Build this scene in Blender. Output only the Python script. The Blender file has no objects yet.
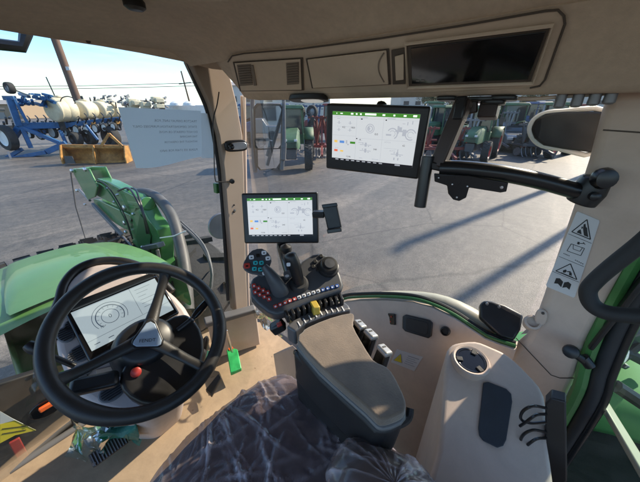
import bpy, bmesh, math, random
from mathutils import Vector, Matrix, noise
random.seed(7)
V = Vector
S = bpy.context.scene
COL = S.collection
PI = math.pi

# ------------------------------------------------------------------ camera
# world axes: +Y is the tractor's forward direction, +X its right side, origin at the eye
YAW = math.radians(51.0)
PITCH = math.atan(134/280)
FPX = 280.0
f0 = V((math.sin(YAW), math.cos(YAW), 0)); r0 = V((math.cos(YAW), -math.sin(YAW), 0)); zz = V((0, 0, 1))
FW = f0*math.cos(PITCH) - zz*math.sin(PITCH)
UP = f0*math.sin(PITCH) + zz*math.cos(PITCH)
cd = bpy.data.cameras.new('camera'); cam = bpy.data.objects.new('camera', cd); COL.objects.link(cam)
cd.sensor_width = 36; cd.sensor_fit = 'HORIZONTAL'; cd.lens = FPX/640*36
cd.clip_start = 0.02; cd.clip_end = 3000
cam.matrix_world = Matrix((r0, UP, -FW)).transposed().to_4x4()
S.camera = cam

# ------------------------------------------------------------------ light
SUN_AZ = math.radians(106); SUN_EL = math.radians(33)      # azimuth from +Y towards +X
w = bpy.data.worlds.new('World'); S.world = w; w.use_nodes = True
nt = w.node_tree; nt.nodes.clear()
out = nt.nodes.new('ShaderNodeOutputWorld'); bg = nt.nodes.new('ShaderNodeBackground')
sky = nt.nodes.new('ShaderNodeTexSky'); sky.sky_type = 'NISHITA'; sky.sun_disc = False
sky.sun_elevation = SUN_EL; sky.sun_rotation = SUN_AZ
sky.air_density = 1.0; sky.dust_density = 0.4; sky.ozone_density = 2.5
tc = nt.nodes.new('ShaderNodeTexCoord'); mp = nt.nodes.new('ShaderNodeMapping'); mp.inputs['Scale'].default_value = (1.6, 3.4, 16)
ns = nt.nodes.new('ShaderNodeTexNoise'); ns.inputs['Scale'].default_value = 2.2; ns.inputs['Detail'].default_value = 7; ns.inputs['Distortion'].default_value = .6
rp = nt.nodes.new('ShaderNodeValToRGB'); rp.color_ramp.elements[0].position = .42; rp.color_ramp.elements[1].position = .76
rp.color_ramp.elements[0].color = (0, 0, 0, 1); rp.color_ramp.elements[1].color = (.75, .75, .75, 1)
mx = nt.nodes.new('ShaderNodeMixRGB'); mx.inputs[2].default_value = (3.1, 3.12, 3.12, 1)
L = nt.links.new
L(tc.outputs['Generated'], mp.inputs[0]); L(mp.outputs[0], ns.inputs[0]); L(ns.outputs[0], rp.inputs[0])
sx = nt.nodes.new('ShaderNodeSeparateXYZ'); hr = nt.nodes.new('ShaderNodeMapRange'); hr.interpolation_type = 'SMOOTHSTEP'
hr.inputs['From Min'].default_value = .0; hr.inputs['From Max'].default_value = .085; hr.inputs['To Min'].default_value = .8; hr.inputs['To Max'].default_value = 0
am = nt.nodes.new('ShaderNodeMath'); am.operation = 'MAXIMUM'
L(tc.outputs['Generated'], sx.inputs[0]); L(sx.outputs['Z'], hr.inputs[0]); L(hr.outputs[0], am.inputs[0]); L(rp.outputs[0], am.inputs[1]); L(am.outputs[0], mx.inputs[0]); hs0 = nt.nodes.new('ShaderNodeHueSaturation'); hs0.inputs['Saturation'].default_value = 1.28; hs0.inputs['Hue'].default_value = .503; hs0.inputs['Value'].default_value = .9
L(sky.outputs[0], hs0.inputs['Color']); L(hs0.outputs[0], mx.inputs[1]); L(mx.outputs[0], bg.inputs[0]); L(bg.outputs[0], out.inputs[0])
bg.inputs[1].default_value = 0.145
sd = bpy.data.lights.new('sun', 'SUN'); sd.energy = 3.1; sd.angle = math.radians(.8); sd.color = (1, .86, .68)
sun = bpy.data.objects.new('sun', sd); COL.objects.link(sun)
sdir = V((math.sin(SUN_AZ)*math.cos(SUN_EL), math.cos(SUN_AZ)*math.cos(SUN_EL), math.sin(SUN_EL)))
sun.rotation_euler = sdir.to_track_quat('Z', 'Y').to_euler(); sun.location = (0, 0, 30)
S.view_settings.view_transform = 'Standard'; S.view_settings.look = 'None'
S.view_settings.exposure = 1.36; S.view_settings.gamma = 1
S.render.engine = 'CYCLES'
S.cycles.use_denoising = True
S.cycles.max_bounces = 8; S.cycles.transparent_max_bounces = 16; S.cycles.diffuse_bounces = 5
S.cycles.caustics_reflective = False; S.cycles.caustics_refractive = False
S.cycles.sample_clamp_indirect = 6

GZ = -2.75      # ground level below the eye
FZ = -1.30      # cab floor

# ------------------------------------------------------------------ helpers
def ray(px, py): return r0*((px-320)/FPX) + UP*((241-py)/FPX) + FW
def P(px, py, d=None, X=None, Y=None, Z=None, pl=None):
    """world point of a surveyed direction, on a given plane or at a given depth"""
    r = ray(px, py)
    if d is not None: return r*d
    if X is not None: return r*(X/r.x)
    if Y is not None: return r*(Y/r.y)
    if Z is not None: return r*(Z/r.z)
    p, n = pl
    return r*(p.dot(n)/r.dot(n))
def nrm(*a): return V(a).normalized()

_W = {}
def base(o): return _W.get(o.name, V((0, 0, 0)))
def link(o, parent, at):
    COL.objects.link(o)
    _W[o.name] = at.copy()
    if parent is not None:
        o.parent = parent; o.location = at - base(parent)
    else: o.location = at
    return o
def thing(name, at, label, cat, group=None):
    o = bpy.data.objects.new(name, None); o.empty_display_size = .1
    link(o, None, V(at)); tag(o, label, cat, group); return o
def tag(o, label=None, cat=None, group=None, kind=None):
    if label: o['label'] = label
    if cat: o['category'] = cat
    if group: o['group'] = group
    if kind: o['kind'] = kind
    return o
def obj(name, bm, m, parent=None, bevel=0, seg=2, subsurf=0, smooth=True, angle=40, solid=0, recalc=True):
    if recalc: bmesh.ops.recalc_face_normals(bm, faces=bm.faces[:])
    n = len(bm.verts)
    c = V((0, 0, 0))
    for v in bm.verts: c += v.co
    c /= max(n, 1)
    for v in bm.verts: v.co -= c
    me = bpy.data.meshes.new(name); bm.to_mesh(me); bm.free()
    ms = m if isinstance(m, (list, tuple)) else [m]
    for x in ms: me.materials.append(x)
    if smooth:
        me.polygons.foreach_set('use_smooth', [True]*len(me.polygons))
        if not subsurf: me.set_sharp_from_angle(angle=math.radians(angle))
    o = bpy.data.objects.new(name, me); link(o, parent, c)
    if solid: md = o.modifiers.new('s', 'SOLIDIFY'); md.thickness = solid; md.offset = -1
    if bevel:
        md = o.modifiers.new('b', 'BEVEL'); md.width = bevel; md.segments = seg; md.limit_method = 'ANGLE'; md.angle_limit = math.radians(35)
        md.harden_normals = False
    if subsurf: md = o.modifiers.new('u', 'SUBSURF'); md.levels = subsurf; md.render_levels = subsurf
    return o
def B(): return bmesh.new()
def quads(bm, vs, fs, mi=0):
    v = [bm.verts.new(p) for p in vs]
    for f in fs:
        try: fa = bm.faces.new([v[i] for i in f]); fa.material_index = mi
        except ValueError: pass
    return v
def frame(n, up=None):
    n = V(n).normalized(); up = V(up) if up is not None else (zz if abs(n.z) < .95 else V((0, 1, 0)))
    u = up.cross(n).normalized(); v = n.cross(u).normalized(); return u, v, n
def box(bm, c, s, fr=None, mi=0, taper=None):
    u, v, n = fr if fr else (V((1, 0, 0)), V((0, 1, 0)), V((0, 0, 1)))
    c = V(c); tx, ty = taper if taper else (1, 1); vs = []
    for k in (-1, 1):
        a, b = (1, 1) if k < 0 else (tx, ty)
        for i, j in ((-1, -1), (1, -1), (1, 1), (-1, 1)):
            vs.append(c + u*(i*s[0]/2*a) + v*(j*s[1]/2*b) + n*(k*s[2]/2))
    quads(bm, vs, [(3, 2, 1, 0), (4, 5, 6, 7), (0, 1, 5, 4), (1, 2, 6, 5), (2, 3, 7, 6), (3, 0, 4, 7)], mi)
    return bm
def beam(bm, a, b, w, h, up=(0, 0, 1), mi=0):
    a = V(a); b = V(b); d = b-a
    u, v, n = frame(d, V(up) if abs(d.normalized().dot(V(up))) < .98 else V((1, 0, 0)))
    return box(bm, (a+b)/2, (w, h, d.length), (u, v, n), mi)
def prism(bm, pts, ext, mi=0, scale=1.0):
    """closed outline pulled along the vector ext"""
    n = len(pts); c = sum((V(p) for p in pts), V((0, 0, 0)))/n
    a = [bm.verts.new(V(p)) for p in pts]; b = [bm.verts.new(c+(V(p)-c)*scale+V(ext)) for p in pts]
    fs = [bm.faces.new(a), bm.faces.new(b[::-1])]
    for i in range(n): fs.append(bm.faces.new((a[i], b[i], b[(i+1) % n], a[(i+1) % n])))
    for f in fs: f.material_index = mi
    return bm
def smoothpath(pts, k=6, closed=False):
    pts = [V(p) for p in pts]; n = len(pts); o = []
    rng = range(n if closed else n-1)
    for i in rng:
        g = (lambda j: pts[j % n]) if closed else (lambda j: pts[max(0, min(n-1, j))])
        p0, p1, p2, p3 = g(i-1), g(i), g(i+1), g(i+2)
        for s in range(k):
            t = s/k
            o.append(.5*((2*p1)+(p2-p0)*t+(2*p0-5*p1+4*p2-p3)*t*t+(3*p1-p0-3*p2+p3)*t**3))
    if not closed: o.append(pts[-1])
    return o
def tube(bm, pts, r, n=12, closed=False, mi=0, flat=1.0, up=None):
    pts = [V(p) for p in pts]; m = len(pts); rings = []
    tan = []
    for i in range(m):
        a = pts[(i-1) % m] if (closed or i > 0) else pts[i]
        b = pts[(i+1) % m] if (closed or i < m-1) else pts[i]
        tan.append((b-a).normalized())
    ref = V(up) if up is not None else (zz if abs(tan[0].z) < .9 else V((1, 0, 0)))
    u = (ref - tan[0]*ref.dot(tan[0])).normalized()
    for i in range(m):
        u = (u - tan[i]*u.dot(tan[i])).normalized(); v = tan[i].cross(u)
        ri = r[i] if isinstance(r, (list, tuple)) else r
        rings.append([bm.verts.new(pts[i] + (u*math.cos(2*PI*k/n)*flat + v*math.sin(2*PI*k/n))*ri) for k in range(n)])
    for i in range(m if closed else m-1):
        A = rings[i]; Bq = rings[(i+1) % m]
        for k in range(n):
            f = bm.faces.new((A[k], A[(k+1) % n], Bq[(k+1) % n], Bq[k])); f.material_index = mi
    if not closed:
        bm.faces.new(rings[0][::-1]).material_index = mi; bm.faces.new(rings[-1]).material_index = mi
    return bm
def lathe(bm, prof, c, axis, n=24, mi=0, cap=True, sx=1.0):
    u, v, a = frame(axis); c = V(c); R = []
    for (r, h) in prof:
        R.append([bm.verts.new(c + a*h + (u*math.cos(2*PI*k/n)*sx + v*math.sin(2*PI*k/n))*max(r, 1e-4)) for k in range(n)])
    for i in range(len(R)-1):
        for k in range(n):
            bm.faces.new((R[i][k], R[i][(k+1) % n], R[i+1][(k+1) % n], R[i+1][k])).material_index = mi
    if cap:
        bm.faces.new(R[0][::-1]).material_index = mi; bm.faces.new(R[-1]).material_index = mi
    return bm
def grid(bm, rows, mi=0, closed=False):
    R = [[bm.verts.new(V(p)) for p in r] for r in rows]
    for i in range(len(R)-1):
        for k in range(len(R[i])-1):
            bm.faces.new((R[i][k], R[i][k+1], R[i+1][k+1], R[i+1][k])).material_index = mi
    return bm
def oval(c, u, v, a, b, n=24, e=2.0):
    o = []
    for k in range(n):
        t = 2*PI*k/n; ct, st = math.cos(t), math.sin(t)
        o.append(c + u*(a*math.copysign(abs(ct)**(2/e), ct)) + v*(b*math.copysign(abs(st)**(2/e), st)))
    return o
def offset_poly(pts, s):
    c = sum(pts, V((0, 0, 0)))/len(pts); return [c+(p-c)*s for p in pts]
def text(s, c, u, v, size, m, parent, name='lettering', mirror=False, align='CENTER', ext=.0004, bold=0.0):
    cu = bpy.data.curves.new('t', 'FONT'); cu.body = s; cu.size = size; cu.align_x = align; cu.align_y = 'CENTER'; cu.extrude = 0; cu.offset = bold
    cu.resolution_u = 2
    to = bpy.data.objects.new('t', cu); COL.objects.link(to)
    bpy.context.view_layer.update()
    me = bpy.data.meshes.new_from_object(to.evaluated_get(bpy.context.evaluated_depsgraph_get()))
    bpy.data.objects.remove(to); bpy.data.curves.remove(cu)
    bm = B(); bm.from_mesh(me); bpy.data.meshes.remove(me)
    n = u.cross(v); sgn = -1 if mirror else 1
    for vt in bm.verts: vt.co = V(c) + u*(vt.co.x*sgn) + v*vt.co.y + n*ext
    return obj(name, bm, m, parent, smooth=False, recalc=False)
def copy_tree(o, parent=None):
    c = o.copy(); COL.objects.link(c)
    if parent is not None: c.parent = parent
    for ch in list(o.children): copy_tree(ch, c)
    return c

# ------------------------------------------------------------------ materials
def mat(name, col, rough=.5, metal=0, nscale=0, nvar=0, bump=0, bscale=200, spec=.5, coat=0, sheen=0, bdist=.002, stretch=None):
    m = bpy.data.materials.new(name); m.use_nodes = True; t = m.node_tree; b = t.nodes['Principled BSDF']
    b.inputs['Base Color'].default_value = (*col, 1); b.inputs['Roughness'].default_value = rough
    b.inputs['Metallic'].default_value = metal; b.inputs['Specular IOR Level'].default_value = spec
    b.inputs['Coat Weight'].default_value = coat; b.inputs['Sheen Weight'].default_value = sheen
    co = t.nodes.new('ShaderNodeTexCoord')
    src = co.outputs['Object']
    if stretch:
        mp = t.nodes.new('ShaderNodeMapping'); mp.inputs['Scale'].default_value = stretch; t.links.new(src, mp.inputs[0]); src = mp.outputs[0]
    if nvar:
        n = t.nodes.new('ShaderNodeTexNoise'); n.inputs['Scale'].default_value = nscale; n.inputs['Detail'].default_value = 6
        n.inputs['Roughness'].default_value = .62
        r = t.nodes.new('ShaderNodeValToRGB'); r.color_ramp.elements[0].position = .3; r.color_ramp.elements[1].position = .7
        r.color_ramp.elements[0].color = tuple(x*(1-nvar) for x in col)+(1,); r.color_ramp.elements[1].color = tuple(min(1, x*(1+nvar)) for x in col)+(1,)
        t.links.new(src, n.inputs[0]); t.links.new(n.outputs[0], r.inputs[0]); t.links.new(r.outputs[0], b.inputs['Base Color'])
        mr = t.nodes.new('ShaderNodeMapRange'); mr.inputs['To Min'].default_value = max(.05, rough-.09); mr.inputs['To Max'].default_value = min(1, rough+.12)
        t.links.new(n.outputs[0], mr.inputs[0]); t.links.new(mr.outputs[0], b.inputs['Roughness'])
    if bump:
        n2 = t.nodes.new('ShaderNodeTexNoise'); n2.inputs['Scale'].default_value = bscale; n2.inputs['Detail'].default_value = 4
        bp = t.nodes.new('ShaderNodeBump'); bp.inputs['Strength'].default_value = bump; bp.inputs['Distance'].default_value = bdist
        t.links.new(src, n2.inputs[0]); t.links.new(n2.outputs[0], bp.inputs['Height']); t.links.new(bp.outputs[0], b.inputs['Normal'])
    return m
def scuff(m, amt=.12, scale=6):
    t = m.node_tree; b = t.nodes['Principled BSDF']; inp = b.inputs['Base Color']; k = t.links.new
    src = inp.links[0].from_socket if inp.links else None
    co = t.nodes.new('ShaderNodeTexCoord'); n = t.nodes.new('ShaderNodeTexNoise'); n.inputs['Scale'].default_value = scale; n.inputs['Detail'].default_value = 10; n.inputs['Roughness'].default_value = .75; n.inputs['Distortion'].default_value = .8
    r = t.nodes.new('ShaderNodeMapRange'); r.inputs['From Min'].default_value = .4; r.inputs['From Max'].default_value = .72; r.inputs['To Min'].default_value = 1; r.inputs['To Max'].default_value = 1-amt
    m5 = t.nodes.new('ShaderNodeMixRGB'); m5.blend_type = 'MULTIPLY'; m5.inputs[0].default_value = 1
    k(co.outputs['Object'], n.inputs[0]); k(n.outputs[0], r.inputs[0])
    if src: k(src, m5.inputs[1])
    else: m5.inputs[1].default_value = inp.default_value
    k(r.outputs[0], m5.inputs[2]); k(m5.outputs[0], inp)
def emit(name, col, st):
    m = mat(name, tuple(c*.3 for c in col), .25); b = m.node_tree.nodes['Principled BSDF']
    b.inputs['Emission Color'].default_value = (*col, 1); b.inputs['Emission Strength'].default_value = st; return m
def glass(name, tint=(.9, .96, .93), refl=1.0, dust_haze=.02):  # pale diffuse film: dust plus haze put in to imitate glare
    m = bpy.data.materials.new(name); m.use_nodes = True; t = m.node_tree; t.nodes.clear()
    o = t.nodes.new('ShaderNodeOutputMaterial'); tr = t.nodes.new('ShaderNodeBsdfTransparent'); tr.inputs[0].default_value = (*tint, 1)
    gl = t.nodes.new('ShaderNodeBsdfGlossy'); gl.inputs['Roughness'].default_value = .015
    fr = t.nodes.new('ShaderNodeFresnel'); fr.inputs[0].default_value = 1.45
    mu = t.nodes.new('ShaderNodeMath'); mu.operation = 'MULTIPLY'; mu.inputs[1].default_value = refl
    mx = t.nodes.new('ShaderNodeMixShader'); df = t.nodes.new('ShaderNodeBsdfDiffuse'); df.inputs[0].default_value = (.7, .68, .64, 1)
    mx2 = t.nodes.new('ShaderNodeMixShader')
    co = t.nodes.new('ShaderNodeTexCoord'); n = t.nodes.new('ShaderNodeTexNoise'); n.inputs['Scale'].default_value = 9; n.inputs['Detail'].default_value = 8; n.inputs['Distortion'].default_value = 1
    mr = t.nodes.new('ShaderNodeMapRange'); mr.inputs['From Min'].default_value = .35; mr.inputs['From Max'].default_value = .75; mr.inputs['To Min'].default_value = dust_haze*.3; mr.inputs['To Max'].default_value = dust_haze*2
    k = t.links.new
    k(fr.outputs[0], mu.inputs[0]); k(mu.outputs[0], mx.inputs[0]); k(tr.outputs[0], mx.inputs[1]); k(gl.outputs[0], mx.inputs[2])
    k(co.outputs['Object'], n.inputs[0]); k(n.outputs[0], mr.inputs[0]); k(mr.outputs[0], mx2.inputs[0]); k(mx.outputs[0], mx2.inputs[1]); k(df.outputs[0], mx2.inputs[2])
    k(mx2.outputs[0], o.inputs[0]); return m
def film(name, tint, gloss, bscale, bstr, milky=.06, stretch=(1, 1, 1), mcol=(.9, .88, .9)):
    """thin crumpled plastic sheet"""
    m = bpy.data.materials.new(name); m.use_nodes = True; t = m.node_tree; t.nodes.clear(); k = t.links.new
    o = t.nodes.new('ShaderNodeOutputMaterial'); tr = t.nodes.new('ShaderNodeBsdfTransparent'); tr.inputs[0].default_value = (*tint, 1)
    gl = t.nodes.new('ShaderNodeBsdfGlossy'); gl.inputs['Roughness'].default_value = .2
    df = t.nodes.new('ShaderNodeBsdfDiffuse'); df.inputs[0].default_value = (*mcol, 1)
    co = t.nodes.new('ShaderNodeTexCoord'); mp = t.nodes.new('ShaderNodeMapping'); mp.inputs['Scale'].default_value = stretch
    mp.inputs['Rotation'].default_value = (0, 0, .5)
    n = t.nodes.new('ShaderNodeTexNoise'); n.noise_type = 'RIDGED_MULTIFRACTAL'; n.inputs['Scale'].default_value = bscale; n.inputs['Detail'].default_value = 5; n.inputs['Distortion'].default_value = 1.2
    bp = t.nodes.new('ShaderNodeBump'); bp.inputs['Strength'].default_value = bstr; bp.inputs['Distance'].default_value = .01
    fr = t.nodes.new('ShaderNodeFresnel'); fr.inputs[0].default_value = 1.5
    mr = t.nodes.new('ShaderNodeMapRange'); mr.inputs['From Min'].default_value = .5; mr.inputs['From Max'].default_value = 1.6; mr.inputs['To Min'].default_value = milky*.2; mr.inputs['To Max'].default_value = milky*3
    ad = t.nodes.new('ShaderNodeMath'); ad.operation = 'MULTIPLY_ADD'; ad.inputs[1].default_value = gloss; ad.inputs[2].default_value = .02
    m1 = t.nodes.new('ShaderNodeMixShader'); m2 = t.nodes.new('ShaderNodeMixShader')
    k(co.outputs['Object'], mp.inputs[0]); k(mp.outputs[0], n.inputs[0]); k(n.outputs[0], bp.inputs['Height'])
    k(bp.outputs[0], gl.inputs['Normal']); k(bp.outputs[0], fr.inputs['Normal']); k(bp.outputs[0], df.inputs['Normal']); k(fr.outputs[0], ad.inputs[0])
    at = t.nodes.new('ShaderNodeAttribute'); at.attribute_name = 'fold'; ad2 = t.nodes.new('ShaderNodeMath'); ad2.operation = 'ADD'; ad2.use_clamp = True
    k(n.outputs[0], mr.inputs[0]); k(mr.outputs[0], ad2.inputs[0]); k(at.outputs['Fac'], ad2.inputs[1]); k(ad2.outputs[0], m1.inputs[0]); k(tr.outputs[0], m1.inputs[1]); k(df.outputs[0], m1.inputs[2])
    k(ad.outputs[0], m2.inputs[0]); k(m1.outputs[0], m2.inputs[1]); k(gl.outputs[0], m2.inputs[2]); k(m2.outputs[0], o.inputs[0]); return m

M = dict(
 trim=mat('beige_trim', (.62, .50, .41), .55, nscale=3, nvar=.06, bump=.25, bscale=900, bdist=.0006),
 trim2=mat('beige_pillar', (.59, .465, .375), .5, nscale=3, nvar=.05, bump=.2, bscale=800, bdist=.0006),
 lining=mat('roof_lining', (.58, .47, .37), .85, nscale=60, nvar=.08, bump=.35, bscale=700, bdist=.001),
 lid=mat('roof_lid', (.62, .505, .40), .6, nscale=5, nvar=.05, bump=.2, bscale=900, bdist=.0005),
 ventslat=mat('vent_slat', (.19, .15, .12), .6),
 gap=mat('dark_gap', (.085, .067, .055), .8),
 black=mat('black_plastic', (.014, .014, .015), .38, nscale=20, nvar=.15, bump=.15, bscale=600, bdist=.0004),
 blackm=mat('black_paint', (.011, .011, .012), .28, nscale=8, nvar=.1),
 rubber=mat('black_rubber', (.02, .02, .021), .65, nscale=14, nvar=.2, bump=.15, bscale=300, bdist=.0006),
 gloss=mat('gloss_black', (.008, .008, .009), .12, spec=.5),
 leather=mat('black_leather', (.022, .021, .020), .42, nscale=30, nvar=.12, bump=.3, bscale=420, bdist=.0007),
 dgrey=mat('dark_grey_plastic', (.055, .058, .065), .42, nscale=9, nvar=.1, bump=.2, bscale=800, bdist=.0004),
 dbox=mat('charcoal_plastic', (.020, .018, .018), .5, nscale=6, nvar=.15, bump=.2, bscale=700, bdist=.0004),
 mgrey=mat('grey_plastic', (.15, .145, .14), .4, nscale=9, nvar=.06),
 dash=mat('dash_plastic', (.50, .43, .41), .5, nscale=4, nvar=.06, bump=.2, bscale=800, bdist=.0005),
 vent=mat('vent_plastic', (.12, .125, .14), .45),
 suede=mat('suede', (.175, .130, .092), .95, nscale=11, nvar=.36, bump=.5, bscale=260, sheen=.5, bdist=.0015),
 fabric=mat('seat_fabric', (.17, .125, .125), .9, nscale=18, nvar=.35, bump=.5, bscale=380, bdist=.002, sheen=.3),
 silver=mat('brushed_metal', (.55, .55, .56), .3, metal=1, nscale=30, nvar=.1),
 alu=mat('hub_badge', (.30, .38, .48), .35, metal=.2, nscale=20, nvar=.06),
 green=mat('green_paint', (.065, .22, .06), .33, nscale=2.5, nvar=.08, coat=.35, bump=.04, bscale=30),
 hoodgreen=mat('hood_green', (.095, .225, .06), .55, nscale=1.6, nvar=.10, coat=.25, bump=.03, bscale=20),
 dgreen=mat('dark_green_paint', (.02, .12, .025), .4, nscale=5, nvar=.2),
 cream=mat('cream_paint', (.62, .56, .40), .5, nscale=3, nvar=.08),
 ledge=mat('ledge_cream', (.42, .40, .30), .38, nscale=5, nvar=.08),
 tank=mat('tank_plastic', (.68, .60, .42), .5, nscale=2, nvar=.1),
 blue=mat('blue_paint', (.03, .125, .30), .45, nscale=2, nvar=.25),
 red=mat('red_paint', (.42, .03, .02), .4, nscale=3, nvar=.2),
 orange=mat('orange_paint', (.48, .235, .06), .65, nscale=2.8, nvar=.5, bump=.2, bscale=12),
 yellow=mat('yellow_paint', (.75, .6, .03), .45),
 white=mat('white_print', (.62, .62, .62), .5),
 whitepaint=mat('white_paint', (.72, .72, .70), .5, nscale=3, nvar=.1),
 tyre=mat('tyre_rubber', (.035, .034, .033), .85, nscale=5, nvar=.3, bump=.3, bscale=40, bdist=.01),
 glassy=mat('dark_glass', (.03, .04, .045), .06),
 mirror=mat('mirror_glass', (.9, .9, .9), .02, metal=1),
 paper=mat('paper', (.84, .86, .90), .8, nscale=4, nvar=.03),
 print_=mat('faint_print', (.33, .34, .38), .9),
 ink=mat('black_ink', (.02, .02, .02), .6),
 pole=mat('weathered_wood', (.16, .10, .075), .9, nscale=2, nvar=.3, stretch=(1, 1, .15)),
 wire=mat('wire', (.04, .05, .06), .6),
 steel=mat('grey_steel', (.22, .22, .23), .45, metal=.5, nscale=4, nvar=.2),
 tan=mat('cardboard', (.42, .305, .195), .85, nscale=3.2, nvar=.10, bump=.3, bscale=60, bdist=.002),
 bldg=mat('pale_building', (.52, .49, .44), .8, nscale=.4, nvar=.08),
 bldroof=mat('building_roof', (.3, .28, .26), .8),
 bwin=mat('building_window', (.05, .06, .07), .2),
 teal=mat('teal_plastic', (.015, .12, .09), .45, nscale=14, nvar=.4, bump=.8, bscale=26, bdist=.01),
 btn_red=mat('red_button', (.42, .04, .03), .4), btn_teal=mat('teal_button', (.03, .42, .45), .4),
 btn_blue=mat('blue_button', (.02, .09, .33), .4), btn_white=mat('white_button', (.72, .73, .76), .4),
 oranget=mat('orange_plastic', (.8, .14, .03), .4),
 brownm=mat('bronze_steel', (.055, .038, .033), .42, metal=.3, nscale=10, nvar=.15),
 lens=emit('lens_white', (1, .97, .9), .12),
)
M['glass'] = glass('window_glass', (.93, .97, .95), .9, .018)
M['glass2'] = glass('side_glass', (.95, .97, .95), .3, .05)  # film strengthened to imitate sun glare veiling the yard
M['gdoor'] = glass('rear_glass', (.72, .92, .80), 1.0, .03)
M['wrap'] = film('plastic_wrap', (.88, .86, .88), .6, 9, .25, .34, (1, .3, 1), (.66, .57, .60))
M['gwrap'] = film('green_film', (.25, .75, .50), .8, 16, 1.0, .25, (1, 1, 1), (.05, .42, .27))
M['cwrap'] = film('clear_film', (.9, .92, .92), .9, 18, 1.0, .22)

for k_, a_, s_ in (('trim', .16, 7), ('trim2', .14, 8), ('lining', .14, 5), ('lid', .12, 9), ('green', .22, 5), ('hoodgreen', .18, 4), ('blue', .4, 2.5), ('orange', .45, 3), ('tank', .2, 3), ('leather', .3, 20), ('tan', .25, 9), ('dash', .14, 9)): scuff(M[k_], a_, s_)
def asphalt():
    m = mat('asphalt', (.105, .098, .092), .8); t = m.node_tree; b = t.nodes['Principled BSDF']; k = t.links.new
    co = t.nodes.new('ShaderNodeTexCoord')
    def nz(sc, det=6, st=None):
        n = t.nodes.new('ShaderNodeTexNoise'); n.inputs['Scale'].default_value = sc; n.inputs['Detail'].default_value = det; n.inputs['Roughness'].default_value = .65
        if st:
            mp = t.nodes.new('ShaderNodeMapping'); mp.inputs['Scale'].default_value = st; mp.inputs['Rotation'].default_value = (0, 0, .35); k(co.outputs['Object'], mp.inputs[0]); k(mp.outputs[0], n.inputs[0])
        else: k(co.outputs['Object'], n.inputs[0])
        return n
    def ramp(n, a, b_, ca, cb):
        r = t.nodes.new('ShaderNodeValToRGB'); r.color_ramp.elements[0].position = a; r.color_ramp.elements[1].position = b_
        r.color_ramp.elements[0].color = (*ca, 1); r.color_ramp.elements[1].color = (*cb, 1); k(n.outputs[0], r.inputs[0]); return r
    big = ramp(nz(.16, 8), .32, .70, (.060, .053, .047), (.155, .132, .107))
    fine = ramp(nz(26, 6), .3, .7, (.6, .6, .6), (1.35, 1.35, 1.35))
    streak = ramp(nz(.5, 7, (.12, 1.6, 1)), .52, .68, (1, 1, 1), (1.7, 1.66, 1.58))
    grit = ramp(nz(5, 10), .38, .66, (.74, .74, .74), (1.22, 1.22, 1.22))
    cur = big
    for x in (fine, streak, grit):
        mxn = t.nodes.new('ShaderNodeMixRGB'); mxn.blend_type = 'MULTIPLY'; mxn.inputs[0].default_value = 1
        k(cur.outputs[0], mxn.inputs[1]); k(x.outputs[0], mxn.inputs[2]); cur = mxn
    vo = t.nodes.new('ShaderNodeTexVoronoi'); vo.feature = 'DISTANCE_TO_EDGE'; vo.inputs['Scale'].default_value = .28; 
    dn = nz(1.2, 5); ad = t.nodes.new('ShaderNodeMixRGB'); ad.inputs[0].default_value = .18; k(co.outputs['Object'], ad.inputs[1]); k(dn.outputs['Color'], ad.inputs[2]); k(ad.outputs[0], vo.inputs[0])
    cr = ramp(vo, .0, .008, (.28, .27, .27), (1, 1, 1))
    mxn = t.nodes.new('ShaderNodeMixRGB'); mxn.blend_type = 'MULTIPLY'; mxn.inputs[0].default_value = .7
    k(cur.outputs[0], mxn.inputs[1]); k(cr.outputs[0], mxn.inputs[2]); k(mxn.outputs[0], b.inputs['Base Color'])
    st = ramp(nz(.9, 3), .66, .74, (1, 1, 1), (.58, .56, .55)); vo2 = t.nodes.new('ShaderNodeTexVoronoi'); vo2.inputs['Scale'].default_value = .09; k(co.outputs['Object'], vo2.inputs[0])
    sp2 = t.nodes.new('ShaderNodeSeparateColor'); k(vo2.outputs['Color'], sp2.inputs[0]); pt = t.nodes.new('ShaderNodeMapRange'); pt.inputs['To Min'].default_value = .8; pt.inputs['To Max'].default_value = 1.22; k(sp2.outputs[0], pt.inputs[0])
    wv = t.nodes.new('ShaderNodeTexWave'); wv.wave_type = 'RINGS'; wv.inputs['Scale'].default_value = .035; wv.inputs['Distortion'].default_value = 2.2; wv.inputs['Detail'].default_value = 3; k(co.outputs['Object'], wv.inputs[0])
    tk_ = ramp(wv, .965, .99, (1, 1, 1), (1.45, 1.42, 1.38))
    last = mxn
    for src_ in (st.outputs[0], pt.outputs[0], tk_.outputs[0]):
        m5 = t.nodes.new('ShaderNodeMixRGB'); m5.blend_type = 'MULTIPLY'; m5.inputs[0].default_value = 1; k(last.outputs[0], m5.inputs[1]); k(src_, m5.inputs[2]); last = m5
    k(last.outputs[0], b.inputs['Base Color'])
    bp = t.nodes.new('ShaderNodeBump'); bp.inputs['Strength'].default_value = .5; bp.inputs['Distance'].default_value = .02
    k(nz(60, 5).outputs[0], bp.inputs['Height']); k(bp.outputs[0], b.inputs['Normal'])
    b.inputs['Roughness'].default_value = .62; b.inputs['Specular IOR Level'].default_value = .6
    return m
M['asphalt'] = asphalt()
for k_ in ('paper',):
    t = M[k_].node_tree; b_ = t.nodes['Principled BSDF']; tl = t.nodes.new('ShaderNodeBsdfTranslucent'); tl.inputs[0].default_value = (1, 1, 1, 1)
    m_ = t.nodes.new('ShaderNodeMixShader'); m_.inputs[0].default_value = .8; oo = [n for n in t.nodes if n.type == 'OUTPUT_MATERIAL'][0]
    t.links.new(b_.outputs[0], m_.inputs[1]); t.links.new(tl.outputs[0], m_.inputs[2]); t.links.new(m_.outputs[0], oo.inputs[0])

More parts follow.
